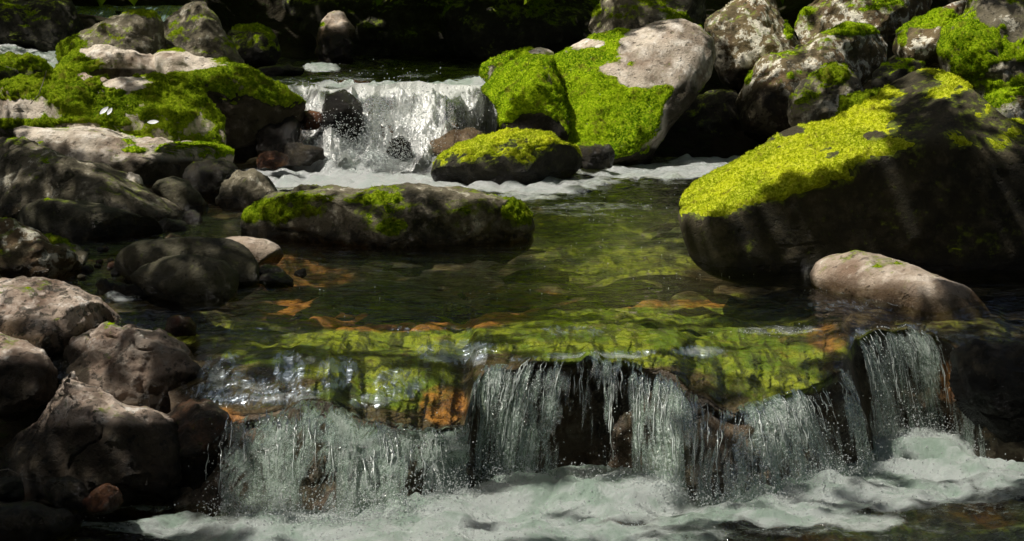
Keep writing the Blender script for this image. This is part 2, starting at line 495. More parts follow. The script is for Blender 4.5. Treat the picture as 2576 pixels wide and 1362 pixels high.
def rock(label, poly, D, tf=.2, tb=.35, lean=.3, mat='grey', sub=5, p=2.4, planes=(), moss=None,
         mbase=-.6, mup=.9, mossmat='bright', facets=7, rough=1.0, name='boulder', cat='boulder',
         group=None, wz=0.0, seed=None, cx=None, mthick=.008, crack=.5, blade=.8, skew=0.0, dim=()):
    lean = lean * 1.55
    seed = seed if seed is not None else int(abs(poly[0][0] * 7 + poly[0][1] * 13 + D * 100)) % 9973
    r_ = np.random.default_rng(seed)
    P2 = np.asarray(poly, float)
    x, y = P2[:, 0], P2[:, 1]
    cr = x * np.roll(y, -1) - np.roll(x, -1) * y
    A = cr.sum() / 2
    c = np.array([((x + np.roll(x, -1)) * cr).sum(), ((y + np.roll(y, -1)) * cr).sum()]) / (6 * A)
    if cx is not None:
        c = np.array(cx, float)
    m_px = D / F
    s = math.sqrt(abs(A)) * m_px
    U, T = ico(sub)
    a, b, cc = U[:, 0], U[:, 1], U[:, 2]
    th, R = poly_radius(poly, c)
    ang = np.arctan2(-cc, a) % (2 * math.pi)
    Rv = np.interp(ang, np.append(th, 2 * math.pi), np.append(R, R[0]))
    r = np.sqrt(a * a + cc * cc)
    # spread vertices so that the front is covered evenly
    rho = np.sin(np.arcsin(np.clip(r, 0, 1))) ** .92
    rho = np.clip(rho, 0, 1)
    u = c[0] + Rv * rho * np.cos(ang)
    v = c[1] + Rv * rho * np.sin(ang)
    q = (1 - np.clip(rho, 0, 1) ** p) ** (1 / p)
    front = b < 0
    hh = np.clip((y.max() - v) * m_px, 0, None)
    y0 = np.where(front, D + tf - tf * q, D + tf + tb * q) + lean * hh
    if planes:
        yf = y0.copy()
        for pl in planes:
            M = np.array([[a_, b_, 1] for a_, b_, _ in pl], float)
            k = np.linalg.solve(M, np.array([d_ for _, _, d_ in pl], float))
            pd = D + k[0] * u + k[1] * v + k[2]
            dlt = pd - yf
            kk = .022
            yf = yf + kk * np.logaddexp(0, dlt / kk)      # smooth max
        yb = np.maximum(D + tf + tb * q + lean * hh, yf + .04)
        y0 = np.where(front, yf, yb)
    y0 = y0 + skew * (u - c[0])
    V = at(u, v, y0)
    # chiselled facets on the side that faces the stream
    for k in range(facets):
        n = r_.normal(size=3); n[1] = -abs(n[1]) - .45; n /= np.linalg.norm(n)
        d = V @ n
        o = np.quantile(d, r_.uniform(.82, .95))
        V = V - n[None] * (np.maximum(0, d - o) * .7)[:, None]
    N = vnormals(V, T)
    Q = V / s + seed * .37
    disp = .060 * s * fbm(Q * 1.5, 3, seed) + .028 * s * fbm(Q * 4.3, 3, seed + 5)
    fine = V * 1.0 + seed
    disp += .0105 * fbm(fine * 15, 4, seed + 9)
    ck = np.abs(fbm(Q * np.array([1.2, 1.2, 2.2]) * 1.3, 3, seed + 21))
    disp -= crack * .05 * s * (1 - ss(0, .07, ck)) * ss(.2, .5, vnoise(Q * 1.1, seed + 31) + .3)
    V = V + N * (disp * rough)[:, None]
    N = vnormals(V, T)
    # moss mask
    nz = fbm(V * 5.0 + seed, 4, seed + 40)
    up = N[:, 2]
    mk = mbase + .22 + mup * (up - .2) + .36 * nz + .24 * fbm(V * 21.0 + seed, 3, seed + 43) + .12 * vnoise(V * 90.0, seed + 44)
    uu, vv = proj(V)
    for (eu, ev, ru, rv, sgn) in (moss or ()):
        d = ((uu - eu) / ru) ** 2 + ((vv - ev) / rv) ** 2
        mk = mk + sgn * (1 - ss(.35, 1.5, d))
    low = ss(wz + .01, wz + .10, V[:, 2] + .02 * nz)
    mk = mk * low - .3 * (1 - low)
    wet = 1 - ss(wz + .02, wz + .085, V[:, 2] + .03 * nz)
    zb = V[:, 2].min()
    org = np.array([V[:, 0].mean(), V[:, 1].mean(), zb])
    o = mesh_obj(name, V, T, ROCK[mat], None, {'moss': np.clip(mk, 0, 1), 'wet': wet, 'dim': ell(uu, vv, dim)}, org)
    tag(o, label, cat, group)
    fm = mk[T].max(1) > .30
    if fm.sum() > 30:
        T2 = T[fm]
        idx = np.unique(T2)
        mp = np.full(len(V), -1); mp[idx] = np.arange(len(idx))
        mv, mn, mm = V[idx], N[idx], mk[idx]
        lump = fbm(mv * 34, 3, seed + 60)
        hgt = ss(.34, .85, mm) * mthick * (1 + .6 * lump) + ss(.4, .9, mm) * .010 * vnoise(mv * 70, seed + 3)
        hgt += -.004 + .005 * ss(.34, .44, mm)
        sv = mv + mn * hgt[:, None]
        st = mp[T2]
        # short leafy stems standing out of the cushion
        tri = sv[st]
        ar = np.linalg.norm(np.cross(tri[:, 1] - tri[:, 0], tri[:, 2] - tri[:, 0]), axis=1) / 2
        cen = tri.mean(1)
        tn = mn[st].mean(1)
        view = -(cen * np.array([1, 1, 1]) - np.array([0, 0, H])); view /= np.linalg.norm(view, axis=1, keepdims=True)
        wgt = ar * ss(-.35, .1, (tn * view).sum(1)) * ss(.34, .6, mm[st].mean(1))
        nb = int(min(26000, wgt.sum() * 26000 * blade))
        if nb > 20:
            pick = r_.choice(len(st), nb, p=wgt / wgt.sum())
            w3 = r_.dirichlet((1, 1, 1), nb)
            bp = (tri[pick] * w3[:, :, None]).sum(1)
            dr = tn[pick] + r_.normal(size=(nb, 3)) * .55 + np.array([0, 0, .25])
            dr /= np.linalg.norm(dr, axis=1, keepdims=True)
            L = r_.uniform(.004, .009, nb) * (.7 + .04 * D)
            sd = np.cross(dr, r_.normal(size=(nb, 3))); sd /= np.linalg.norm(sd, axis=1, keepdims=True)
            W = L * .24
            b0 = bp - sd * W[:, None]; b1 = bp + sd * W[:, None]; b2 = bp + dr * L[:, None]
            bv = np.stack([b0, b1, b2], 1).reshape(-1, 3)
            bf = np.arange(nb * 3).reshape(-1, 3) + len(sv)
            sv = np.concatenate([sv, bv]); st = np.concatenate([st, bf])
        tag(mesh_obj('moss', sv, st, MOSS[mossmat], o, None, org), kind='stuff')
    return o


# ---- right bank and right-hand boulders
rock('huge wedge boulder with bright moss on its sloping crest and a black shaded front',
     [(1706, 492), (1740, 460), (1800, 428), (1890, 393), (1950, 350), (2005, 320), (2080, 316), (2150, 285), (2200, 250),
      (2240, 213), (2290, 183), (2330, 178), (2390, 196), (2440, 222), (2490, 268), (2530, 298), (2620, 330), (2720, 420),
      (2720, 700), (2450, 720), (2200, 720), (1900, 715), (1790, 690), (1740, 655), (1722, 590), (1710, 520)],
     8.6, tf=.06, tb=1.1, lean=.02, mat='moor', sub=7, p=5, mbase=-.36, mup=.95, mossmat='yellow', facets=0, rough=.3,
     planes=[[(1800, 552, 0), (1990, 462, 0), (1800, 440, .46)],
             [(1800, 548, 0), (1700, 480, .16), (1720, 660, .14)],
             [(1990, 475, .0), (2260, 385, .0), (2070, 330, .42)],
             [(2270, 340, .0), (2560, 400, .0), (2350, 190, .36)]],
     moss=[(2080, 385, 34, 18, -.6), (2200, 345, 30, 16, -.6), (1990, 330, 30, 14, -.6), (2160, 320, 120, 70, .5), (1900, 450, 160, 60, .5), (2060, 420, 120, 60, .5),
           (1790, 490, 90, 50, .5), (2300, 205, 60, 28, -.5), (2310, 300, 90, 70, -.6), (2450, 285, 110, 60, -.5), (2250, 560, 420, 140, .12)], cx=(2150, 500), crack=.1, mthick=.009)
rock('smooth pale boulder lying low in the water before the huge wedge boulder',
     [(2040, 692), (2058, 662), (2098, 641), (2160, 636), (2225, 648), (2295, 666), (2355, 692), (2430, 722), (2510, 765), (2600, 810),
      (2660, 860), (2500, 850), (2330, 820), (2180, 785), (2085, 750), (2048, 722)],
     7.62, tf=.16, tb=.3, lean=.5, skew=-.0011, mat='clean', sub=6, moss=[(2520, 800, 70, 30, .8), (2390, 740, 40, 20, .3)], mbase=-.9, facets=3, rough=.35, mossmat='green', crack=.25)
rock('tilted slab boulder with green moss below and a bare grey upper face',
     [(1320, 300), (1345, 180), (1384, 150), (1420, 120), (1500, 92), (1600, 85), (1650, 66), (1705, 57), (1752, 69), (1790, 98), (1799, 140),
      (1790, 190), (1760, 240), (1722, 290), (1682, 340), (1655, 385), (1640, 430), (1530, 430), (1460, 410), (1400, 380), (1345, 350)],
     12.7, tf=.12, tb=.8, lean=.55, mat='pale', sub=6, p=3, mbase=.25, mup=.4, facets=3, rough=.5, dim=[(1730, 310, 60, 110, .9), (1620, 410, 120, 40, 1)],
     planes=[[(1690, 330, .0), (1790, 150, .32), (1640, 60, .5)], [(1700, 300, 0.05), (1800, 140, .38), (1680, 420, .25)]],
     moss=[(1690, 130, 130, 85, -1.6), (1610, 195, 60, 30, -.9), (1770, 90, 30, 30, .8), (1480, 110, 60, 14, -.6), (1500, 300, 150, 120, .5), (1720, 310, 50, 90, -1.1),
           (1540, 175, 30, 16, -.8), (1640, 240, 60, 30, .3), (1595, 160, 18, 16, 1.0)], crack=.2, mthick=.009)
rock('rounded boulder wholly cloaked in green moss beside the upper waterfall',
     [(1203, 228), (1250, 190), (1300, 160), (1350, 142), (1386, 150), (1402, 200), (1425, 290), (1445, 360), (1440, 420), (1350, 420),
      (1290, 380), (1255, 320), (1238, 260)],
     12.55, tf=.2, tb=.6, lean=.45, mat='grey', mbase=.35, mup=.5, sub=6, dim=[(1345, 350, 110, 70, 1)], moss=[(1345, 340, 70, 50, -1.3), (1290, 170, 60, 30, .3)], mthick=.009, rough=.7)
rock('narrow mossy ridge rock peeping out behind the moss cloaked boulder',
     [(1160, 212), (1200, 176), (1260, 147), (1310, 130), (1362, 124), (1390, 132), (1395, 170), (1330, 220), (1240, 240), (1180, 232)],
     13.5, tf=.1, tb=.3, lean=.3, mat='pale', mbase=.1, mup=.6, moss=[(1365, 132, 35, 12, -1.2)])
rock('low dome boulder with a fringe of yellow moss in front of the upper waterfall',
     [(1078, 440), (1090, 405), (1112, 385), (1150, 363), (1210, 344), (1265, 332), (1330, 326), (1378, 334), (1415, 362), (1450, 368),
      (1480, 398), (1500, 430), (1490, 460), (1400, 485), (1300, 490), (1180, 488), (1100, 470)],
     11.85, tf=.16, tb=.4, lean=.32, mat='dark', sub=6, mbase=-.12, mup=1.0, mossmat='yellow',
     planes=[[(1150, 405, 0), (1300, 372, 0), (1250, 330, .2)], [(1400, 380, .02), (1490, 440, .1), (1440, 350, .3)]],
     moss=[(1310, 405, 40, 30, .35), (1230, 440, 130, 40, -.5), (1400, 430, 60, 40, -.4)], rough=.7, mthick=.009)
rock('small wet grey stone wedged under the tilted mossy slab',
     [(1440, 372), (1480, 360), (1530, 366), (1552, 390), (1545, 420), (1480, 425), (1450, 405)], 12.4, tf=.08, tb=.15, mat='wet', name='stone', cat='stone')
rock('blocky upright boulder with cream lichen blotches above the dark hollow',
     [(1773, 75), (1782, 48), (1805, 26), (1850, 4), (1900, -14), (1942, -2), (1966, 30), (1992, 76), (2009, 122), (1992, 162), (1935, 188), (1900, 230), (1845, 240), (1806, 195), (1795, 135)],
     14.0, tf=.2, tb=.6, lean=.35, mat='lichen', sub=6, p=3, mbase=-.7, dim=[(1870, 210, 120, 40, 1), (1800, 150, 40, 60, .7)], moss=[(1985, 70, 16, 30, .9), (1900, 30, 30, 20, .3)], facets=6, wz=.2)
rock('long humped boulder with rusty left end and mossy right shoulder',
     [(1852, 320), (1862, 250), (1885, 182), (1920, 142), (1990, 121), (2050, 96), (2110, 73), (2170, 61), (2216, 74), (2248, 106), (2232, 155),
      (2192, 200), (2130, 250), (2060, 320), (2000, 380), (1900, 390), (1860, 360)],
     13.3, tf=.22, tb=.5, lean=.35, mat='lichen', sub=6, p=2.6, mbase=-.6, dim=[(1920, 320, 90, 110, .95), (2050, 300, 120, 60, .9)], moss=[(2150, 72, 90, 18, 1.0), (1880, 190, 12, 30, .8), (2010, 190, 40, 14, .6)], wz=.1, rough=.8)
rock('dark rounded boulder with grey lichen crown in front of the humped boulder',
     [(1988, 300), (1993, 252), (2018, 212), (2050, 180), (2092, 159), (2132, 168), (2160, 198), (2178, 238), (2168, 300), (2110, 360), (2020, 360)],
     12.7, tf=.2, tb=.35, lean=.3, mat='grey', mbase=-.5, moss=[(2100, 190, 40, 20, .9), (2010, 240, 40, 20, .6)], mossmat='green', sub=6)
rock('small green mossy rock tucked behind the crest of the wedge boulder',
     [(2108, 300), (2118, 248), (2150, 234), (2210, 228), (2240, 240), (2230, 290), (2150, 340)], 11.2, tf=.1, tb=.2, mbase=.4, mat='grey', mossmat='green')
rock('leaning boulder with a bright moss cap and whitish lichen flank',
     [(2233, 135), (2250, 82), (2300, 48), (2370, 18), (2432, -6), (2452, 60), (2440, 140), (2395, 172), (2330, 176), (2268, 168)],
     13.0, tf=.18, tb=.4, lean=.35, mat='lichen', sub=6, mbase=-.7, mup=.8, moss=[(2330, 45, 110, 28, 1.1), (2260, 90, 25, 40, .9)], rough=.8, wz=.2)
rock('tall moss draped boulder rising at the right edge of the view',
     [(2388, 140), (2398, 92), (2428, 42), (2446, -30), (2700, -40), (2700, 330), (2560, 330), (2492, 280), (2442, 228), (2402, 192)],
     12.0, tf=.25, tb=.6, lean=.45, mat='grey', sub=6, mbase=.2, mup=.55, moss=[(2500, 25, 40, 40, -1.2), (2560, 60, 30, 60, -.6), (2440, 150, 60, 90, .5), (2540, 180, 50, 25, -.8), (2560, 220, 70, 40, .4)], mthick=.009, wz=.2)
rock('grey split rock with a pale corner below the moss draped boulder',
     [(2470, 262), (2500, 240), (2540, 225), (2590, 215), (2700, 210), (2700, 330), (2560, 330), (2510, 300)], 11.0, tf=.15, tb=.3, mat='lichen', mbase=-.3, wz=.2)
rock('long low boulder stretched along the top of the right bank',
     [(1978, 60), (2008, 12), (2060, -14), (2200, -20), (2320, -14), (2410, 6), (2450, 45), (2420, 100), (2200, 110), (2110, 118), (2040, 130), (2000, 120)],
     14.6, tf=.2, tb=.5, lean=.4, mat='lichen', sub=6, mbase=-.5, moss=[(2030, 60, 40, 40, .4), (2200, 10, 120, 20, .3)], rough=.9, wz=.2)
rock('shaded ledge rock with scraps of green on the far right bank',
     [(1462, 70), (1475, 20), (1500, -14), (1640, -24), (1800, -24), (1800, 70), (1720, 110), (1600, 120), (1500, 110)],
     15.6, tf=.25, tb=.6, lean=.3, mat='grey', sub=6, mbase=-.45, moss=[(1490, 15, 20, 30, .9), (1560, 30, 50, 20, .5), (1720, 60, 50, 30, .8)], mossmat='green', wz=.3)
rock('small dark stone with a white chip between two lichened boulders',
     [(2195, 190), (2215, 160), (2260, 150), (2330, 160), (2330, 230), (2240, 240), (2200, 225)], 12.7, tf=.1, tb=.2, mat='dark', name='stone', cat='stone', wz=.1)
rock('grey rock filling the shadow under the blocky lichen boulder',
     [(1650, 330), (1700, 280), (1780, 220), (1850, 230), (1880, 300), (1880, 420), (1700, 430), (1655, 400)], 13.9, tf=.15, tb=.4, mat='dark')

# ---- left bank
rock('peaked lichen covered boulder at the top of the left bank',
     [(392, 140), (400, 62), (432, 24), (470, 0), (512, 8), (542, 50), (582, 102), (612, 152), (628, 195), (610, 240), (450, 230), (400, 190)],
     13.7, tf=.25, tb=.6, lean=.3, mat='grey', sub=6, mbase=-.62, moss=[(540, 130, 60, 40, .35), (440, 70, 20, 20, .4)], mossmat='green', wz=.3, rough=.9)
rock('sloping boulder with mossy left flank joined to the peaked boulder',
     [(112, 165), (150, 120), (212, 84), (282, 49), (330, 36), (378, 42), (402, 62), (430, 100), (440, 190), (300, 230), (160, 220)],
     13.4, tf=.2, tb=.5, lean=.35, mat='grey', sub=6, mbase=-.35, moss=[(170, 130, 60, 40, .6), (320, 50, 60, 14, -.6), (330, 110, 60, 30, -.3)], mossmat='green', wz=.3)
rock('pale topped boulder with moss on its left cheek under the sloping boulder',
     [(122, 195), (150, 140), (202, 110), (262, 106), (302, 117), (382, 130), (408, 152), (430, 190), (430, 240), (300, 250), (150, 240)],
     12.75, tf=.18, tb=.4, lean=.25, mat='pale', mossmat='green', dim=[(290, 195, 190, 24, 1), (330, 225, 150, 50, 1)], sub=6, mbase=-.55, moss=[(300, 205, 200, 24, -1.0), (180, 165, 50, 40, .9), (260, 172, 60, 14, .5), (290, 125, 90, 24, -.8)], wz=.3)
rock('long slanting boulder running down to the upper waterfall, pale then mossy',
     [(382, 160), (402, 136), (442, 129), (482, 148), (562, 164), (622, 184), (682, 214), (742, 244), (778, 272), (772, 310), (740, 350),
      (690, 400), (600, 420), (540, 360), (470, 290), (410, 220)],
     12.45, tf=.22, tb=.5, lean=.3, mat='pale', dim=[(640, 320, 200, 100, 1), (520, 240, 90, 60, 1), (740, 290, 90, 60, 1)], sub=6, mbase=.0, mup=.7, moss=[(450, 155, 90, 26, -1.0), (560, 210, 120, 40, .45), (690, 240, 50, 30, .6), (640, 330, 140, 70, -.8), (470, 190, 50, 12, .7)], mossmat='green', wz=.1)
rock('broad dome boulder carpeted with moss, two pale leaves lying on it',
     [(-60, 230), (0, 212), (60, 204), (150, 191), (200, 200), (250, 206), (300, 198), (400, 194), (452, 210), (502, 250), (542, 290), (562, 335),
      (566, 370), (520, 400), (300, 390), (100, 370), (-60, 340)],
     11.85, tf=.2, tb=.5, lean=.62, mat='pale', mossmat='green', sub=7, p=2.6, mbase=.30, mup=.5, facets=2,
     planes=[[(430, 300, .0), (560, 340, .1), (480, 225, .42)]],
     moss=[(330, 210, 70, 18, -1.0), (40, 275, 70, 25, -1.0), (200, 318, 60, 10, -.9), (430, 240, 80, 40, .3), (100, 310, 120, 14, .3)], rough=.75, mthick=.02, wz=.1)
rock('low ledge boulder, bare grey with a mossy right end, below the mossy dome',
     [(20, 325), (60, 320), (150, 324), (260, 334), (340, 346), (400, 350), (480, 360), (560, 364), (602, 376), (617, 402), (610, 430), (560, 460),
      (450, 475), (330, 480), (200, 450), (80, 400)],
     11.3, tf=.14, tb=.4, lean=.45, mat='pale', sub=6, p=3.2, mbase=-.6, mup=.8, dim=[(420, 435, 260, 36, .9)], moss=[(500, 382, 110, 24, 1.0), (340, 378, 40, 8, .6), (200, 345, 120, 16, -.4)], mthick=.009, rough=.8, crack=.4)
rock('long diagonal boulder of mottled grey on the left bank',
     [(-60, 280), (-10, 300), (40, 326), (122, 362), (222, 411), (322, 461), (402, 500), (452, 522), (462, 550), (420, 580), (300, 585), (120, 580), (-60, 570)],
     10.2, tf=.25, tb=.4, lean=.35, mat='grey', sub=6, p=2.6, mbase=-.75, rough=.8,
     planes=[[(60, 400, 0), (330, 500, 0), (150, 370, .15)]], moss=[(430, 520, 20, 10, .3)])
rock('long flat dark boulder lying across the left bank shallows',
     [(38, 545), (60, 514), (112, 502), (182, 509), (252, 513), (332, 534), (402, 562), (432, 590), (424, 620), (350, 635), (250, 628), (130, 615), (66, 595)],
     9.55, tf=.14, tb=.3, lean=.35, mat='olive', sub=6, p=2.5, mbase=-.9, rough=.45, crack=.2)
rock('smooth rounded brown stone catching light on its crown',
     [(372, 482), (398, 456), (434, 445), (472, 455), (502, 490), (532, 520), (537, 545), (500, 558), (450, 548), (400, 520)], 10.5, tf=.12, tb=.2, lean=.35, mat='olive', mbase=-1.5, rough=.4, name='stone', cat='stone', crack=0)
rock('wet black rock with glinting facets at the edge of the white foam',
     [(452, 445), (480, 414), (520, 404), (562, 408), (604, 420), (610, 450), (580, 490), (545, 520), (490, 510), (462, 480)], 11.0, tf=.14, tb=.25, mat='wet', mbase=-.7, name='stone', cat='stone', facets=14)
rock('angular grey rock beside the foam at the head of the pool',
     [(543, 505), (556, 460), (590, 434), (640, 429), (682, 450), (724, 488), (705, 520), (640, 535), (590, 540), (555, 530)], 10.65, tf=.13, tb=.25, mat='grey', mbase=-1.2, name='stone', cat='stone', facets=14)
rock('small speckled stone sitting on the long diagonal boulder',
     [(308, 455), (325, 438), (350, 442), (366, 470), (355, 485), (320, 478)], 10.6, tf=.05, tb=.1, mat='pale', sub=4, mbase=-1.5, name='stone', cat='stone', crack=0)
rock('little wet black stone in the orange rivulet',
     [(453, 560), (465, 533), (490, 530), (508, 552), (500, 575), (465, 575)], 10.2, tf=.05, tb=.08, mat='wet', sub=4, mbase=-1.5, name='stone', cat='stone', facets=10)
rock('flat dark slab sloping into the rivulet behind the long flat boulder',
     [(385, 552), (420, 548), (462, 562), (482, 590), (470, 612), (420, 612), (395, 590)], 9.85, tf=.06, tb=.15, mat='dark', mbase=-1.5, name='stone', cat='stone')
rock('pale pebble at the tip of the long flat boulder',
     [(412, 605), (430, 592), (458, 596), (470, 610), (440, 620)], 9.45, tf=.03, tb=.06, mat='clean', sub=4, mbase=-1.5, name='stone', cat='stone', crack=0, facets=2)
rock('wide flat topped boulder in mid pool, blotched with lichen and moss',
     [(543, 600), (552, 570), (576, 542), (622, 508), (702, 489), (800, 477), (880, 474), (960, 469), (1050, 474), (1150, 477), (1250, 484), (1312, 500),
      (1346, 540), (1360, 582), (1350, 625), (1250, 665), (1100, 670), (950, 660), (800, 655), (650, 645), (560, 630)],
     9.2, tf=.2, tb=.5, lean=.5, mat='grey', sub=7, p=3, mbase=-.38, mup=.35, moss=[(660, 545, 70, 40, .8), (760, 520, 90, 30, .5), (990, 575, 40, 25, .6), (1310, 540, 50, 50, .7), (1120, 520, 120, 26, .4), (900, 500, 120, 14, .4)], mossmat='green', rough=.85, mthick=.009)
rock('flat pale wedge stone dipping into the pool, sunlit and yellow at its wet end',
     [(556, 600), (600, 594), (662, 600), (700, 618), (722, 645), (712, 672), (660, 690), (600, 670)], 8.75, tf=.08, tb=.2, lean=.6, mat='clean', mbase=-1.5, rough=.4, name='stone', cat='stone', crack=0)
rock('dark flat topped boulder in the left shallows',
     [(283, 668), (290, 645), (312, 622), (362, 608), (432, 597), (520, 594), (582, 605), (632, 635), (652, 672), (652, 720), (600, 760), (450, 765), (330, 750), (290, 712)],
     8.1, tf=.14, tb=.3, lean=.3, mat='olive', sub=6, p=3, mbase=-1.1, rough=.4, crack=.1)
rock('dark wedge stone leaning against the front of the flat topped boulder',
     [(322, 694), (350, 671), (412, 645), (500, 647), (562, 658), (600, 686), (596, 745), (540, 780), (450, 785), (345, 760)],
     7.8, tf=.1, tb=.16, lean=.25, mat='olive', sub=6, p=3.2, mbase=-1.1, rough=.4, facets=6, crack=0,
     planes=[[(330, 700, 0.02), (590, 700, 0.02), (480, 648, .14)]])
rock('reddish fractured rock at the left margin',
     [(-60, 570), (0, 552), (42, 566), (92, 592), (142, 622), (200, 655), (212, 675), (150, 725), (60, 745), (-60, 740)], 8.3, tf=.2, tb=.4, lean=.3, mat='lichen', sub=6, mbase=-.8, facets=14)
rock('small mossy lump leaning on the reddish rock',
     [(80, 640), (95, 592), (140, 605), (192, 614), (217, 642), (212, 675), (160, 690), (100, 680)], 8.55, tf=.1, tb=.2, mat='grey', mbase=-.4, moss=[(120, 605, 50, 14, .7)], mossmat='green')
rock('thin dark slab awash before the flat topped boulder',
     [(212, 725), (250, 708), (330, 711), (402, 722), (400, 745), (330, 758), (240, 750)], 7.95, tf=.06, tb=.15, lean=.5, mat='wet', mbase=-1.5, name='stone', cat='stone', crack=0)
rock('pitted cream boulder bathed in sun at the left edge',
     [(-60, 712), (0, 702), (60, 696), (132, 700), (202, 720), (262, 760), (302, 800), (328, 828), (325, 850), (230, 890), (180, 900), (100, 910), (-60, 900)],
     7.2, tf=.22, tb=.3, lean=.75, mat='pit', sub=7, mbase=-1.0, facets=3, rough=.75, moss=[(150, 850, 40, 16, .5)], mossmat='green', wz=-.08, crack=.2)
rock('small cream stone lit white below the pitted boulder',
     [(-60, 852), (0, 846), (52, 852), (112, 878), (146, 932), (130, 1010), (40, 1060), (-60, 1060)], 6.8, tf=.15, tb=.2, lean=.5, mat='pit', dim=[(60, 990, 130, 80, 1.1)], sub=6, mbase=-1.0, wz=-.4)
rock('craggy brown rock between the pitted boulder and the left cascade',
     [(105, 900), (165, 852), (250, 836), (320, 831), (400, 847), (455, 885), (525, 950), (572, 1015), (568, 1090), (440, 1115), (250, 1095), (140, 1010)],
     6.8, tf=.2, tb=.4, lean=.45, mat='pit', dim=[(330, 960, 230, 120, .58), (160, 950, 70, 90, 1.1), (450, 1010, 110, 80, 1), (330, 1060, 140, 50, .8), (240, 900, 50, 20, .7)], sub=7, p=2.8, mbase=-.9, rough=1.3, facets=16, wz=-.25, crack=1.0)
rock('large wet rock with a pale ridge, black underneath, at the lower left',
     [(-60, 1150), (0, 1120), (60, 1085), (112, 1020), (170, 938), (252, 968), (332, 1014), (422, 1050), (490, 1066), (530, 1100), (552, 1170), (556, 1290), (300, 1300), (-60, 1280)],
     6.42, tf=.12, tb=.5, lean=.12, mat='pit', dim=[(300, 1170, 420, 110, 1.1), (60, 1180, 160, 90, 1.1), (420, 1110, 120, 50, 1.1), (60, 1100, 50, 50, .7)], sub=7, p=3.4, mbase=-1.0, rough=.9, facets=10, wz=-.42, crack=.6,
     planes=[[(60, 1100, 0), (200, 1020, 0), (150, 930, .25)], [(200, 1010, 0), (520, 1080, 0), (400, 1020, .2)]])
rock('rounded wet stone under the large ridge rock',
     [(112, 1240), (130, 1212), (165, 1203), (200, 1212), (222, 1245), (210, 1280), (150, 1285), (118, 1268)], 6.2, tf=.06, tb=.1, mat='wet', mbase=-1.5, name='stone', cat='stone', wz=-.46, crack=0)
rock('shiny wet red stone with two bright glints at the water edge',
     [(205, 1262), (240, 1232), (272, 1218), (300, 1232), (318, 1262), (300, 1285), (230, 1292)], 6.17, tf=.05, tb=.1, mat='wetred', mbase=-1.5, name='stone', cat='stone', wz=-.40, crack=0)
rock('dark flat rock with a pale seam in the bottom left corner',
     [(-60, 1268), (0, 1256), (80, 1262), (160, 1285), (222, 1315), (200, 1350), (80, 1390), (-60, 1400)], 5.95, tf=.1, tb=.2, lean=.5, mat='wet', sub=6, mbase=-1.5, wz=-.44)
rock('dull grey stone half hidden behind the dark flat rock',
     [(-60, 1215), (0, 1205), (45, 1200), (64, 1225), (60, 1260), (0, 1275), (-60, 1270)], 6.2, tf=.08, tb=.12, mat='dark', mbase=-1.5, name='stone', cat='stone', wz=-.46)
rock('dark streaked boulder beside the small upper cascade',
     [(-60, 20), (0, 6), (100, 2), (172, 8), (194, 50), (222, 115), (200, 140), (150, 135), (60, 120), (-60, 110)], 15.0, tf=.25, tb=.5, mat='dark', sub=6, mbase=-.6, moss=[(80, 40, 80, 30, .4)], mossmat='green', wz=.55)
rock('low moss mound at the left margin under the white rapid',
     [(-60, 150), (0, 142), (60, 138), (112, 156), (135, 185), (125, 225), (0, 235), (-60, 230)], 12.9, tf=.15, tb=.3, mat='dark', mossmat='green', mbase=.3, moss=[(90, 195, 60, 20, -.6)], wz=.2)
rock('little dark stone with a mossy rim on the left margin',
     [(-60, 185), (0, 172), (40, 174), (62, 196), (66, 225), (0, 240), (-60, 235)], 12.5, tf=.1, tb=.2, mat='dark', mbase=-.6, name='stone', cat='stone', wz=.2)
rock('dim rounded boulder with a green rim in the shade beyond the left bank',
     [(562, 120), (575, 80), (610, 64), (660, 66), (695, 90), (708, 130), (690, 170), (600, 185), (570, 160)], 15.6, tf=.2, tb=.4, mat='dark', mbase=-.3, moss=[(640, 68, 60, 12, .7)], mossmat='green', wz=.5)
rock('pale pointed rock catching the sun alone in the dark background',
     [(792, 110), (806, 70), (822, 40), (838, 20), (858, 26), (874, 46), (884, 70), (890, 120), (880, 170), (800, 175), (788, 140)], 16.4, tf=.12, tb=.2, mat='clean', mbase=-.9, facets=10, dim=[(850, 130, 60, 50, 1)], moss=[(806, 70, 12, 20, .8)], wz=.70)
rock('twin pale stone of two resting on the crest of the mossy dome, the larger',
     [(186, 205), (200, 190), (214, 186), (236, 194), (244, 205), (215, 215)], 12.3, tf=.04, tb=.08, mat='clean', sub=4, mbase=-1.5, name='stone', cat='stone', crack=0)
rock('flatter small tan stone beside the larger pale stone on the mossy dome crest',
     [(232, 208), (246, 198), (262, 197), (278, 206), (260, 214)], 12.3, tf=.03, tb=.06, mat='clean', sub=4, mbase=-1.5, name='stone', cat='stone', crack=0)

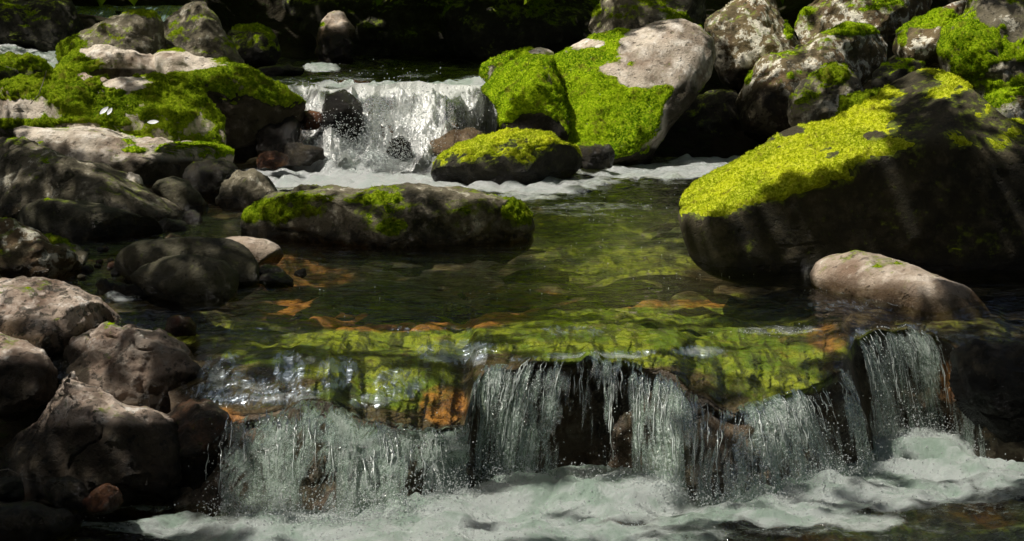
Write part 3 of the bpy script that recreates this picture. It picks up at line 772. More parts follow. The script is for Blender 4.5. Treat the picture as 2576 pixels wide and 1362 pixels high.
# ---- rocks in and around the falls
rock('black dripping rock splitting the upper waterfall',
     [(812, 270), (822, 240), (850, 230), (890, 236), (905, 270), (912, 320), (905, 365), (860, 375), (835, 345), (815, 310)], 12.72, tf=.12, tb=.5, lean=.12, mat='wet', mbase=-.8, wz=.6, moss=[(850, 236, 40, 8, .8)], mossmat='green')
rock('dark sloping rock splashed by the left edge of the upper waterfall',
     [(640, 330), (680, 300), (735, 292), (745, 312), (748, 360), (742, 405), (700, 420), (640, 400)], 12.5, tf=.12, tb=.3, lean=.5, mat='wet', mbase=-1.2, wz=.3)
rock('rust red wet stone at the foot of the upper waterfall',
     [(636, 402), (655, 384), (690, 380), (722, 394), (730, 415), (690, 428), (645, 422)], 12.2, tf=.08, tb=.12, mat='wetred', mbase=-1.5, name='stone', cat='stone')
rock('flat black wet stone behind the rust red one',
     [(680, 395), (700, 362), (760, 356), (815, 372), (835, 405), (780, 420), (700, 420)], 12.5, tf=.08, tb=.14, lean=.5, mat='wet', mbase=-1.5, name='stone', cat='stone', crack=0)
rock('orange algae stained rock on the left lip of the upper waterfall',
     [(748, 312), (758, 288), (780, 276), (806, 284), (814, 304), (798, 326), (760, 328)], 12.85, tf=.08, tb=.3, lean=.2, mat='wetred', mbase=-1.2, name='stone', cat='stone', wz=.3)
rock('brown stone breaking the brink of the upper waterfall',
     [(826, 218), (850, 206), (900, 203), (935, 208), (945, 220), (880, 228)], 13.75, tf=.08, tb=.12, mat='wetred', mbase=-1.5, sub=4, name='stone', cat='stone', wz=.48)
rock('thin wet ledge upstream of the upper waterfall',
     [(620, 185), (650, 172), (720, 166), (770, 172), (760, 190), (690, 200)], 14.6, tf=.1, tb=.2, mat='wet', mbase=-1.2, name='stone', cat='stone', wz=.5)
rock('small brown stone breaking the surface in front of the pitted boulder',
     [(418, 826), (424, 802), (445, 795), (475, 806), (498, 820), (490, 842), (440, 848)], 7.25, tf=.05, tb=.1, mat='wetred', mbase=-1.5, sub=5, name='stone', cat='stone')
rock('knobbly wet stone at the end of a thin slab right of the flat topped boulder',
     [(640, 708), (672, 694), (712, 690), (738, 702), (735, 722), (680, 728)], 8.15, tf=.05, tb=.1, mat='wet', mbase=-1.2, name='stone', cat='stone')
rock('thin black slab sloping into the pool right of the flat topped boulder',
     [(640, 680), (660, 670), (700, 676), (735, 692), (728, 704), (650, 706)], 8.3, tf=.05, tb=.1, mat='wet', mbase=-1.2, name='stone', cat='stone', crack=0)
rock('tiny black stone alone in the pool off the thin slab',
     [(738, 694), (748, 680), (766, 678), (774, 692), (760, 702)], 8.25, tf=.03, tb=.05, mat='wet', mbase=-1.2, sub=4, name='stone', cat='stone', crack=0)
rock('small brown stone in the foam behind the wide flat topped boulder',
     [(728, 485), (745, 470), (790, 466), (828, 478), (830, 492), (760, 498)], 10.9, tf=.06, tb=.1, mat='olive', mbase=-.8, name='stone', cat='stone')
rock('dark ledge block beside the right end of the cascade',
     [(2400, 900), (2450, 850), (2560, 872), (2700, 900), (2700, 1150), (2560, 1160), (2470, 1130), (2420, 1040)], 7.05, tf=.12, tb=.4, lean=.2, mat='wet', sub=6, p=3, mbase=-1.2, facets=14, wz=-.2)

r0 = np.random.default_rng(3)
for k in range(12):
    a = r0.uniform(205, 300); b = r0.uniform(612, 700); w_ = r0.uniform(7, 14); h_ = w_ * r0.uniform(.45, .8)
    t_ = np.linspace(0, 2 * math.pi, 9)[:-1]
    pts = [(a + w_ * math.cos(q) * r0.uniform(.8, 1.1), b + h_ * math.sin(q) * r0.uniform(.8, 1.1)) for q in t_]
    rock('small wet pebble in the shallows between the reddish rock and the dark flat topped boulder', pts, float(Dz(b + h_, .0)), tf=.015, tb=.03,
         mat=('wet', 'grey', 'wetred')[k % 3], sub=3, mbase=-1.5, facets=2, crack=0, name='pebble', cat='pebble', group='pebbles in the left shallows', seed=300 + k)

rock('dark wet rock shoulder joining the ridge rock to the left end of the cascade',
     [(400, 1060), (440, 1015), (520, 1000), (572, 1040), (582, 1150), (570, 1300), (450, 1310), (390, 1180)], 6.52, tf=.1, tb=.3, lean=.15, mat='bank', sub=6, p=3, mbase=-1.2, facets=10, wz=-.35, crack=.6)
rock('tan wet slab showing through the right side of the upper waterfall',
     [(1062, 388), (1090, 352), (1140, 330), (1190, 328), (1222, 350), (1228, 392), (1150, 412), (1080, 408)], 12.62, tf=.08, tb=.3, lean=.55, mat='clean', mbase=-1.5, wz=.35, crack=.2, facets=5)
rock('small black rock poking through the middle of the upper waterfall',
     [(968, 385), (985, 352), (1012, 345), (1035, 362), (1040, 395), (1000, 405)], 12.72, tf=.06, tb=.2, lean=.2, mat='wet', mbase=-1.5, wz=.4, name='stone', cat='stone')
# ------------------------------------------------------------------ the stream
ZL = -.46           # level of the lower pool
ZU = .477           # level of the upstream reach
LIP = np.array([
    (-120, 960, 7.05), (380, 960, 6.98), (440, 975, 6.9), (500, 1005, 6.72), (560, 1032, 6.62), (650, 1028, 6.6), (750, 1016, 6.6), (830, 1008, 6.62),
    (870, 1030, 6.62), (1000, 1062, 6.6), (1100, 1078, 6.62), (1165, 1065, 6.68), (1192, 965, 6.82), (1222, 918, 6.9),
    (1330, 905, 6.9), (1420, 900, 6.92), (1480, 890, 6.95), (1560, 895, 6.93), (1640, 918, 6.9), (1700, 945, 6.86),
    (1760, 990, 6.8), (1850, 1028, 6.72), (1900, 1008, 6.75), (1960, 985, 6.8), (2020, 972, 6.85), (2070, 962, 6.9),
    (2120, 925, 7.0), (2150, 848, 7.3), (2200, 830, 7.4), (2280, 815, 7.45), (2340, 832, 7.4), (2420, 880, 7.2), (2500, 920, 7.1), (2700, 960, 7.0)])
BASE = np.array([
    (-120, -120, 1270), (500, 515, 1285), (560, 548, 1290), (650, 650, 1300), (750, 748, 1306), (830, 842, 1312), (1000, 1022, 1285), (1165, 1196, 1225),
    (1222, 1200, 1205), (1330, 1268, 1200), (1400, 1345, 1205), (1480, 1480, 1212), (1640, 1640, 1236), (1760, 1766, 1262),
    (1850, 1832, 1265), (1900, 1955, 1248), (1960, 2030, 1225), (2020, 2095, 1200), (2070, 2140, 1192), (2120, 2200, 1170),
    (2150, 2212, 1122), (2200, 2275, 1106), (2280, 2350, 1096), (2340, 2400, 1096), (2420, 2460, 1110), (2700, 2700, 1140)])
DENS = np.array([
    (-120, 0), (520, .25), (560, .5), (650, .52), (740, .62), (830, .66), (920, .72), (1000, .78), (1100, .78), (1155, .6), (1172, .05), (1212, .05), (1235, .72),
    (1300, .80), (1370, .70), (1410, .48), (1450, .18), (1510, .22), (1528, .58), (1550, .5), (1570, .2), (1600, .66), (1660, .80), (1700, .66), (1735, .26),
    (1800, .36), (1850, .42), (1880, .66), (1940, .80), (2010, .78), (2060, .52), (2075, .12), (2092, .55), (2112, .6), (2126, .08), (2146, .08), (2160, .66), (2200, .78), (2290, .74), (2345, .42), (2400, .26), (2440, .05), (2700, 0)])
GAP = np.array([(-120, .03), (500, .03), (1150, .04), (1300, .08), (1400, .16), (1480, .24), (1560, .20), (1640, .10), (1720, .05), (2700, .04)])


def lip_at(u):
    vv = np.interp(u, LIP[:, 0], LIP[:, 1]); D = np.interp(u, LIP[:, 0], LIP[:, 2])
    jig = 8 * fbm(np.stack([u / 48., u * 0, u * 0], -1), 4, 3)
    P = at(u, vv + jig, D + .09)
    P[..., 2] = np.minimum(P[..., 2], -.012)
    return P


def base_at(u):
    ub = np.interp(u, BASE[:, 0], BASE[:, 1]); vb = np.interp(u, BASE[:, 0], BASE[:, 2])
    L = lip_at(u)
    D = np.minimum(Dz(vb, ZL + .01), L[..., 1] - .06)
    z = np.full_like(D, ZL - .03)
    return np.stack([xat(ub, D, z), D, z], -1)


def fall(u, t):
    """point of the falling sheet that left the lip at column u"""
    L, B = lip_at(u), base_at(u)
    g = (.16 * t + .84 * t * t)[..., None]
    P = L + (B - L) * np.asarray(t)[..., None]
    P[..., 2] = L[..., 2] + (B[..., 2] - L[..., 2]) * g[..., 0]
    return P


def pool_z(u, D):
    L = lip_at(u)
    w = .62 + .5 * ss(-.10, -.17, L[..., 2])
    t = np.clip((D - L[..., 1]) / w, 0, 1)
    return L[..., 2] * (1 - t) ** 2


# white water: foam, and in the pool list painted glints too (u, v, ru, rv, strength)
FOAM_GLINT_POOL = [(1510, 898, 120, 9, .5), (1205, 895, 26, 30, .45), (1960, 832, 120, 14, .42), (1765, 885, 60, 10, .42), (545, 945, 22, 40, .5), (700, 1000, 110, 12, .45), (960, 1005, 60, 14, .42), (760, 905, 40, 14, .4), (1400, 905, 60, 8, .4), (2230, 835, 90, 10, .45), (2380, 850, 80, 10, .4), (1120, 900, 60, 16, .4), (640, 970, 80, 14, .4), (860, 455, 260, 30, 1.0), (720, 446, 120, 26, 1.0), (1030, 462, 180, 24, .9), (1250, 474, 260, 16, .8), (1450, 462, 120, 12, .65),
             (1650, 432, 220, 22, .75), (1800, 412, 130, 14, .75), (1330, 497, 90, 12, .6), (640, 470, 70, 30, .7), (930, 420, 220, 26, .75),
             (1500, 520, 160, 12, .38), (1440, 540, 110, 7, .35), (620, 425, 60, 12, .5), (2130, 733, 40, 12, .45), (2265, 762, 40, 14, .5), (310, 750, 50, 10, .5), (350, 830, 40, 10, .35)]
FOAM_LOW = [(310, 1325, 130, 16, .55), (520, 1345, 160, 18, .7), (1100, 1372, 620, 40, .9), (720, 1350, 200, 22, .7), (2195, 1150, 70, 60, 1.0), (1480, 1215, 260, 30, .9), (1050, 1265, 200, 40, .7), (1400, 1270, 340, 60, 1.0), (1560, 1240, 170, 45, 1.1), (1150, 1290, 220, 70, .95), (900, 1330, 330, 40, .9), (620, 1325, 160, 20, .6), (1250, 1350, 420, 40, .85),
            (1750, 1300, 160, 40, .7), (1950, 1280, 180, 50, .9), (2080, 1250, 140, 50, .95), (2280, 1150, 190, 60, 1.0), (2450, 1160, 160, 50, .95), (2250, 1230, 230, 60, .8), (2540, 1200, 120, 40, .8),
            (2130, 1315, 150, 26, .75), (440, 1318, 110, 20, .7), (380, 1268, 110, 18, .5), (1650, 1350, 200, 30, .6), (2450, 1240, 160, 30, .55), (2000, 1345, 130, 14, .35), (2420, 1325, 160, 20, .3)]

M_POOL = water_mat('pool_water', (.90, .90, .72), 13.0, .022, 40.0, .005, sheen=True, fres=1.46, foam_tint=(.98, 1.0, .98), shade=(.88, .94, .91))
M_LOW = water_mat('lower_water', (.88, .92, .82), 9.0, .03, 40.0, .010, foam_tint=(.92, 1.0, .94))
M_UP = water_mat('upstream_water', (.80, .80, .70), 8.0, .016, 36.0, .006)
M_FALL = fall_mat('falling_water')
M_UPFALL = fall_mat('upper_falling_water', (.98, .98, .95), .42, gaps=False, veil_amt=.72, veil_f=(.97, .99, .96), tl_amt=.12)
M_DROP = drop_mat('water_drops')
M_DROPW = drop_mat('white_water_drops', (.9, .93, .92))
M_BED = bed_mat('stream_bed')
M_SOIL = soil_mat('bank_soil')

# --- main pool surface, one sheet from the brink of the cascade back to the foot of the upper fall
uc = np.arange(-120, 2701, 4.0)
nr = 330
s_ = np.linspace(0, 1, nr)
Lp = lip_at(uc)
Dg = Lp[None, :, 1] * (13.5 / Lp[None, :, 1]) ** s_[:, None]
ug = np.broadcast_to(uc, Dg.shape)
zg = pool_z(ug, Dg)
X = xat(ug, Dg, zg)
P = np.stack([X, Dg, zg], -1)
u_, v_ = proj(P)
near = 1 - ss(0, .5, Dg - Lp[None, :, 1])
fo = ell(u_, v_, FOAM_GLINT_POOL)
W3 = np.stack([P[..., 0], P[..., 1], P[..., 0] * 0], -1)
calm = .0035 + .010 * ss(9.0, 12.0, Dg)
wave = calm * fbm(W3 * np.array([5, 6.5, 1]), 3, 2) + .0016 * fbm(W3 * 22, 2, 4)
wave += .10 * ell(u_, v_, [(900, 412, 190, 26, 1), (1080, 418, 120, 18, .6)]) * (1 + .6 * fbm(W3 * 7, 3, 16))
wave += fo * (.040 * np.abs(fbm(W3 * 6, 3, 6)) + .004 * fbm(W3 * 34, 2, 8) - .01)
glide = near * (.010 * fbm(np.stack([u_ / 60, Dg * 2.2, Dg * 0], -1), 3, 12) + .006 * fbm(np.stack([u_ / 17, Dg * 5, Dg * 0], -1), 2, 14))
mid = 1 - ss(0.3, 1.3, Dg - Lp[None, :, 1])
glide = glide + mid * .006 * fbm(W3 * np.array([7, 4, 1]), 2, 15)
glide = glide * ss(0, .03, s_)[:, None]
P[..., 2] += (wave + glide) * ss(0, .02, s_)[:, None]
SHEEN = [(1140, 885, 110, 34, .9), (850, 935, 60, 40, .8), (725, 925, 45, 45, .9), (1000, 965, 70, 45, .8), (640, 985, 190, 40, .75), (1760, 885, 70, 16, 1), (1500, 893, 170, 10, .9), (1440, 830, 90, 16, .7),  # sky reflections laid on the water as bluish gloss patches
         (2300, 850, 70, 40, .8), (560, 930, 60, 50, .7), (930, 1010, 60, 20, .8), (1350, 905, 80, 10, .8), (2170, 860, 40, 40, .7), (1100, 830, 120, 16, .5), (700, 840, 160, 20, .4), (2150, 770, 130, 20, .6)]
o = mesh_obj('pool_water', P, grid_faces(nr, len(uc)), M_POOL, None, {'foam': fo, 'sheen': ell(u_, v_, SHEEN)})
tag(o, kind='structure')

# --- falling sheets
ROWS = 110
FALLS = [('left hand curtain of the front cascade, broad and broken into dribbles', 505, 1188, 560),
         ('thin strand curtain over the dark hollow in the middle of the front cascade', 1188, 1742, 470),
         ('domed sheet pouring over the mossy brown hump of the front cascade', 1742, 2128, 350),
         ('narrow chute at the right hand end of the front cascade', 2128, 2440, 300)]
tt = np.linspace(0, 1, ROWS)
fall_things = []
for lab, u0, u1, nc in FALLS:
    ul = np.linspace(u0, u1, nc)
    U2, T2 = np.meshgrid(ul, tt)
    P = fall(U2, T2)
    arc = (U2 - 1288) / F * 6.8
    sv = T2 * .46
    cling = 2.6 if u1 < 1200 else 1.0
    rope = .55 * fbm(np.stack([arc * 26, sv * 2.2, arc * 0], -1), 3, 5) + .25 * fbm(np.stack([arc * 80, sv * 7, arc * 0], -1), 2, 6)
    P[..., 1] -= .016 * ss(0, .15, T2) * (rope + .2)
    P[..., 0] += .012 * ss(0, .3, T2) * fbm(np.stack([arc * 12, sv * 5, arc * 0], -1), 2, 9)
    dens = np.interp(U2, DENS[:, 0], DENS[:, 1]) * (.35 + .65 * ss(.03, .34, T2))
    if u1 < 1200:
        lump = fbm(np.stack([arc * 5.5, sv * 6, arc * 0], -1), 3, 19)
        P[..., 1] -= .045 * ss(0, .2, T2) * lump
    dens += .30 * fbm(np.stack([arc * 9, sv * 2.5, arc * 0], -1), 2, 77) - .10 * ss(.5, 1, T2) * (U2 < 1180) + .12 * ss(.8, 1, T2)
    root = bpy.data.objects.new('waterfall', None); COL.objects.link(root)
    mc = P[-1].mean(0); root.location = mc
    tag(root, lab, 'waterfall', 'curtains of the front cascade')
    mesh_obj('water_sheet', P, grid_faces(ROWS, nc), M_FALL, root, {'su': arc + (.25 * sv if u1 < 1200 else 0), 'sv': sv * cling, 'dens': dens}, mc)
    fall_things.append((root, u0, u1, mc))

# loose strands and beads hanging in the curtains
def tubes(paths, radii, sides=4):
    V, Fc = [], []
    base = 0
    ang = np.arange(sides) * 2 * math.pi / sides
    for Pth, R in zip(paths, radii):
        n = len(Pth)
        ring = np.stack([np.cos(ang), np.sin(ang), 0 * ang], 1)
        vv = Pth[:, None, :] + R[:, None, None] * ring[None]
        V.append(vv.reshape(-1, 3))
        i = np.arange(n - 1)[:, None] * sides + np.arange(sides)[None]
        j = np.arange(n - 1)[:, None] * sides + (np.arange(sides)[None] + 1) % sides
        Fc.append(np.stack([i, j, j + sides, i + sides], -1).reshape(-1, 4) + base)
        base += n * sides
    return np.concatenate(V), np.concatenate(Fc)


def drops(C, R, seed=0, sub=1):
    U, T = ico(sub)
    n = len(C)
    st = np.random.default_rng(seed).uniform(.7, 1.5, (n, 3))
    V = C[:, None, :] + U[None] * (R[:, None] * st)[:, None, :]
    Fc = T[None] + (np.arange(n) * len(U))[:, None, None]
    return V.reshape(-1, 3), Fc.reshape(-1, 3)


for root, u0, u1, mc in fall_things:
    ws = np.linspace(u0, u1, 400)
    pw = np.interp(ws, DENS[:, 0], DENS[:, 1]) ** 1.6
    n = int((u1 - u0) * .13)
    us = rng.choice(ws, n, p=pw / pw.sum()) + rng.uniform(-2, 2, n)
    paths, rad = [], []
    for u in us:
        a = rng.uniform(0, .55) ** 1.3; b = min(1, a + rng.uniform(.08, .45))
        t = np.linspace(a, b, 34)
        Pp = fall(np.full(34, u), t)
        q = rng.uniform(0, 99)
        k = np.stack([t * 9 + q, t * 0, t * 0], 1)
        Pp[:, 1] -= .010 + rng.uniform(0, .022) * t
        Pp[:, 0] += .006 * fbm(k, 2, 4)
        R = rng.uniform(.0012, .0036) * (1 + .9 * fbm(k * 3, 2, 7)) * np.sin(np.linspace(.05, 3.09, 34)) ** .5
        paths.append(Pp); rad.append(np.maximum(R, .0003))
    V, Fc = tubes(paths, rad)
    tag(mesh_obj('water_strands', V, Fc, M_DROP, root, None, mc), kind='stuff')
    n = int((u1 - u0) * 1.7)
    us = rng.choice(ws, n, p=pw / pw.sum()) + rng.uniform(-3, 3, n)
    t = rng.uniform(.1, 1, n) ** .7
    C = fall(us, t)
    C[:, 1] -= rng.exponential(.016, n); C[:, 0] += rng.normal(0, .006, n)
    V, Fc = drops(C, rng.uniform(.0008, .0026, n), 3)
    tag(mesh_obj('drops', V, Fc, M_DROP, root, None, mc), kind='stuff')

# --- rock ledges that carry the cascade, and the bed of the pool
GREEN = [(1560, 610, 260, 130, .6), (1650, 830, 430, 75, .85), (1560, 870, 300, 60, .85), (1900, 900, 190, 60, .9), (1950, 960, 170, 50, .75), (870, 890, 260, 70, .75), (1020, 960, 150, 80, .85), (930, 985, 170, 40, .7), (620, 890, 70, 30, .8), (1150, 860, 200, 40, .8), (2200, 870, 120, 50, .6), (1820, 760, 420, 25, .5),  # algae; the mid-pool ellipse also paints in green reflections
         (1980, 1010, 120, 30, .6), (2400, 830, 200, 40, .5), (560, 840, 200, 40, .6)]
ORANGE = [(1115, 1018, 66, 54, .68), (1000, 783, 360, 52, 1.0), (740, 700, 160, 40, .6), (900, 792, 190, 26, 1.15), (1000, 770, 160, 18, .8), (1250, 745, 200, 16, .6), (820, 750, 80, 16, .8), (520, 545, 60, 40, 1.0), (260, 660, 90, 50, .6), (720, 640, 110, 30, .7), (1700, 765, 320, 12, .6), (2080, 850, 60, 40, .5), (2010, 870, 70, 40, .4), (2400, 960, 60, 60, .5), (980, 812, 130, 12, .7), (300, 1150, 60, 40, .5), (2480, 1060, 60, 50, .4), (560, 1060, 60, 40, .4)]


def depth_below(u, D, L):
    d = D - L[..., 1]
    return .016 + .020 * ss(0, .3, d) + .10 * ss(.35, 1.1, d) + .16 * ss(1.0, 2.5, d)


LEDGES = [('broad mossy ledge under the left half of the cascade', 420, 1188),
          ('overhanging dark ledge behind the thin middle curtain', 1188, 1742),
          ('brown mossy hump ledge splitting the cascade', 1742, 2128),
          ('steep ledge under the right hand chute', 2128, 2700)]
for lab, u0, u1 in LEDGES:
    nc = int((u1 - u0) / 4) + 1
    ul = np.linspace(u0, u1, nc)
    L = lip_at(ul)
    up_rows = 60
    dd = np.linspace(1.15, 0, up_rows) ** 1.0
    D = L[None, :, 1] + dd[:, None]
    U2 = np.broadcast_to(ul, D.shape)
    Lb = np.broadcast_to(L, D.shape + (3,))
    z = pool_z(U2, D) - depth_below(U2, D, Lb)
    A = np.stack([xat(U2, D, z), D, z], -1)
    t = np.linspace(0, 1.12, 90)[1:]
    U3, T3 = np.meshgrid(ul, t)
    B = fall(U3, np.minimum(T3, 1))
    B[..., 2] -= np.maximum(T3 - 1, 0) * 2.0
    gp = np.interp(U3, GAP[:, 0], GAP[:, 1])
    B[..., 1] += .012 + gp * ss(.0, .35, T3)
    B[..., 2] -= .016
    Pg = np.concatenate([A, B], 0)
    tv = np.concatenate([np.zeros(up_rows), t])
    N3 = Pg * 1.0
    bump = fbm(N3 * np.array([7, 7, 9]), 4, 44)
    amp = np.concatenate([np.full(up_rows, .008) + .018 * ss(.3, 1, dd), .012 + .035 * ss(0, .3, t)])[:, None]
    face = ss(0, .25, tv)[:, None]
    Pg[..., 2] += amp * bump * (1 - face)
    Pg[..., 1] -= amp * (bump - .5) * face * .8
    u_, v_ = proj(Pg)
    al = ell(u_, v_, GREEN) * (1 - .75 * ss(.08, .4, tv))[:, None]
    og = ell(u_, v_, ORANGE)
    o = mesh_obj('rock_ledge', Pg, grid_faces(Pg.shape[0], nc), M_BED, None, {'algae': al, 'orange': og})
    tag(o, lab, 'rock ledge')

ub = np.arange(-200, 2781, 8.0)
Lb = lip_at(ub)
s_ = np.linspace(0, 1, 160)
Db = (Lb[None, :, 1] + .95) * (13.9 / (Lb[None, :, 1] + .95)) ** s_[:, None]
U2 = np.broadcast_to(ub, Db.shape)
Lx = np.broadcast_to(Lb, Db.shape + (3,))
z = pool_z(U2, Db) - depth_below(U2, Db, Lx) - .012
Pb = np.stack([xat(U2, Db, z), Db, z], -1)
Pb[..., 2] += .03 * fbm(Pb * 3.5, 4, 51) + .025 * fbm(Pb * 6.0, 3, 52)
u_, v_ = proj(Pb)
shallow = ell(u_, v_, [(480, 570, 200, 60, 1), (250, 650, 250, 80, 1), (640, 660, 150, 40, .7), (300, 780, 300, 60, .5)])
Pb[..., 2] += .10 * shallow
o = mesh_obj('stream_bed', Pb, grid_faces(160, len(ub)), M_BED, None, {'algae': ell(u_, v_, GREEN), 'orange': ell(u_, v_, ORANGE)})
tag(o, kind='structure')

# --- lower pool
uc = np.arange(-200, 2781, 4.0)
ubase = np.interp(uc, BASE[:, 1], BASE[:, 2])
k_ = np.exp(-.5 * (np.arange(-40, 41) / 14.) ** 2); k_ /= k_.sum()
D1 = Dz(np.convolve(np.pad(ubase, 40, 'edge'), k_, 'valid'), ZL) + .22
s_ = np.linspace(0, 1, 230)
D = 4.6 * (D1[None] / 4.6) ** s_[:, None]
U2 = np.broadcast_to(uc, D.shape)
P = np.stack([xat(U2, D, np.full_like(D, ZL)), D, np.full_like(D, ZL)], -1)
u_, v_ = proj(P)
fo = ell(u_, v_, FOAM_LOW)
fo = np.where(v_ > 1375, np.maximum(fo, .25), fo)
W3 = np.stack([P[..., 0], P[..., 1], P[..., 0] * 0], -1)
hv = .010 * fbm(W3 * np.array([4, 5.5, 1]), 3, 61) + .005 * fbm(W3 * 19, 3, 62)
bil = 1 - np.abs(fbm(W3 * np.array([3.4, 4.6, 1]), 4, 63))
hv += fo * (.042 * bil - .018 + .012 * fbm(W3 * 12, 3, 64) + .003 * fbm(W3 * 45, 2, 65))
hv += .035 * ell(u_, v_, [(1560, 1245, 170, 30, 1), (1300, 1235, 110, 25, .7), (2300, 1120, 150, 25, .7), (1120, 1290, 120, 30, .6), (2080, 1235, 120, 20, .5)])
P[..., 2] += hv
o = mesh_obj('lower_pool_water', P, grid_faces(230, len(uc)), M_LOW, None, {'foam': fo})
tag(o, kind='structure')
LOWP = P; LOWF = fo
Pb = P[::3, ::3].copy()
Pb[..., 2] = ZL - .16 + .04 * fbm(Pb * 4.0, 4, 161)
u_, v_ = proj(Pb)
tag(mesh_obj('lower_stream_bed', Pb, grid_faces(*Pb.shape[:2]), M_BED, None, {'algae': .55 + .35 * fbm(Pb * 2.5, 3, 163), 'orange': .35 + .4 * fbm(Pb * 3.1, 3, 164)}), kind='structure')

# --- upstream reach and upper waterfall
uc = np.arange(430, 1420, 4.0)
s_ = np.linspace(0, 1, 120)
lipv = np.interp(uc, [430, 690, 760, 850, 1000, 1150, 1240, 1420], [232, 226, 213, 216, 213, 212, 219, 224]) + 8 * fbm(np.stack([uc / 60, uc * 0, uc * 0], -1), 3, 66)
D0 = Dz(lipv, ZU)
D = D0[None] * (17.6 / D0[None]) ** s_[:, None]
U2 = np.broadcast_to(uc, D.shape)
Z = np.full_like(D, ZU)
P = np.stack([xat(U2, D, Z), D, Z], -1)
u_, v_ = proj(P)
fo = ell(u_, v_, [(810, 172, 50, 7, .8), (1000, 214, 260, 9, .95), (850, 200, 110, 5, .4), (1050, 190, 60, 4, .45), (1180, 200, 50, 4, .45), (720, 205, 60, 8, .4), (760, 222, 60, 8, .8), (900, 185, 90, 4, .35)])
W3 = np.stack([P[..., 0], P[..., 1], P[..., 0] * 0], -1)
P[..., 2] += (.018 * fbm(W3 * np.array([3, 4, 1]), 3, 71) + .006 * fbm(W3 * 16, 2, 72) + fo * .03 * np.abs(fbm(W3 * 12, 3, 73))) * ss(0, .06, s_)[:, None]
tag(mesh_obj('upstream_water', P, grid_faces(120, len(uc)), M_UP, None, {'foam': fo}), kind='structure')
UPL = np.stack([xat(uc, D0, np.full_like(D0, ZU)), D0, np.full_like(D0, ZU)], -1)


def upfall(u, t):
    L = np.stack([np.interp(u, uc, UPL[:, k]) for k in range(3)], -1)
    vb = np.interp(u, [430, 690, 760, 850, 1000, 1150, 1230, 1420], [420, 418, 424, 436, 440, 430, 395, 380])
    ubn = np.interp(u, [430, 690, 760, 1000, 1240, 1420], [470, 735, 780, 985, 1225, 1400])
    Db_ = Dz(vb, .0)
    Bx = np.stack([xat(ubn, Db_, 0 * Db_), Db_, 0 * Db_ - .03], -1)
    P = L + (Bx - L) * t[..., None]
    P[..., 2] = L[..., 2] + (Bx[..., 2] - L[..., 2]) * (.35 * t + .65 * t ** 1.7)
    return P


ul = np.linspace(690, 1275, 420)
tt = np.linspace(0, 1, 130)
U2, T2 = np.meshgrid(ul, tt)
P = upfall(U2, T2)
q = np.stack([P[..., 0], P[..., 1], P[..., 2]], -1)
P[..., 2] += ss(.05, .45, T2) * (.14 * fbm(q * np.array([4, 2.5, 2.5]), 3, 81) + .03 * fbm(q * np.array([14, 9, 9]), 3, 82) + .012 * fbm(q * 42, 2, 83))
P[..., 1] -= ss(0, .2, T2) * .05 * np.abs(fbm(q * np.array([7, 5, 5]), 3, 84))
arc = P[..., 0]; sv = T2 * .7
u_, v_ = proj(P)
dens = .66 + .62 * fbm(np.stack([q[..., 0] * 6 - T2 * 1.4, T2 * 2.2, T2 * 0], -1), 3, 86) + .2 * ss(.6, 1, T2) + ell(u_, v_, [(880, 300, 40, 60, -.0)]) - .42 * ell(u_, v_, [(1140, 345, 100, 50, 1), (930, 262, 70, 22, 1), (1190, 260, 60, 40, .7)]) + .35 * ell(u_, v_, [(950, 355, 110, 50, 1), (990, 222, 260, 12, .8)])
root = bpy.data.objects.new('waterfall', None); COL.objects.link(root)
mc = P[-1].mean(0); root.location = mc
tag(root, 'white sparkling waterfall between mossy boulders at the head of the pool', 'waterfall')
mesh_obj('water_sheet', P, grid_faces(130, 420), M_UPFALL, root, {'su': arc, 'sv': sv, 'dens': dens + .25}, mc)
# rock step beneath it
Pr = upfall(U2, T2); Pr[..., 2] -= .07; Pr[..., 1] += .05
Pr[..., 2] += .06 * fbm(Pr * 4.5, 4, 88)
u_, v_ = proj(Pr)
o = mesh_obj('rock_ledge', Pr, grid_faces(130, 420), M_BED, None, {'algae': ell(u_, v_, [(1150, 290, 120, 90, .5), (970, 270, 60, 30, .5)]), 'orange': ell(u_, v_, [(1130, 350, 110, 40, .9), (780, 290, 60, 40, .8), (960, 265, 50, 14, .6)])})
tag(o, 'sloping tan rock step beneath the white upper waterfall', 'rock ledge')
n = 11000
us = np.where(rng.uniform(0, 1, n) < .45, rng.normal(960, 90, n), rng.uniform(700, 1255, n)).clip(695, 1262); t = rng.uniform(.12, 1.0, n) ** .55
C = upfall(us, t)
big = rng.uniform(0, 1, n) < .22
C[:, 2] += big * np.abs(rng.normal(0, .07, n))
C[:, 2] += rng.exponential(.04, n) * (.4 + t) + .02; C[:, 1] -= rng.exponential(.05, n); C[:, 0] += rng.normal(0, .03, n)
V, Fc = drops(C, rng.uniform(.0012, .0042, n), 5)
tag(mesh_obj('drops', V, Fc, M_DROPW, root, None, mc), kind='stuff')

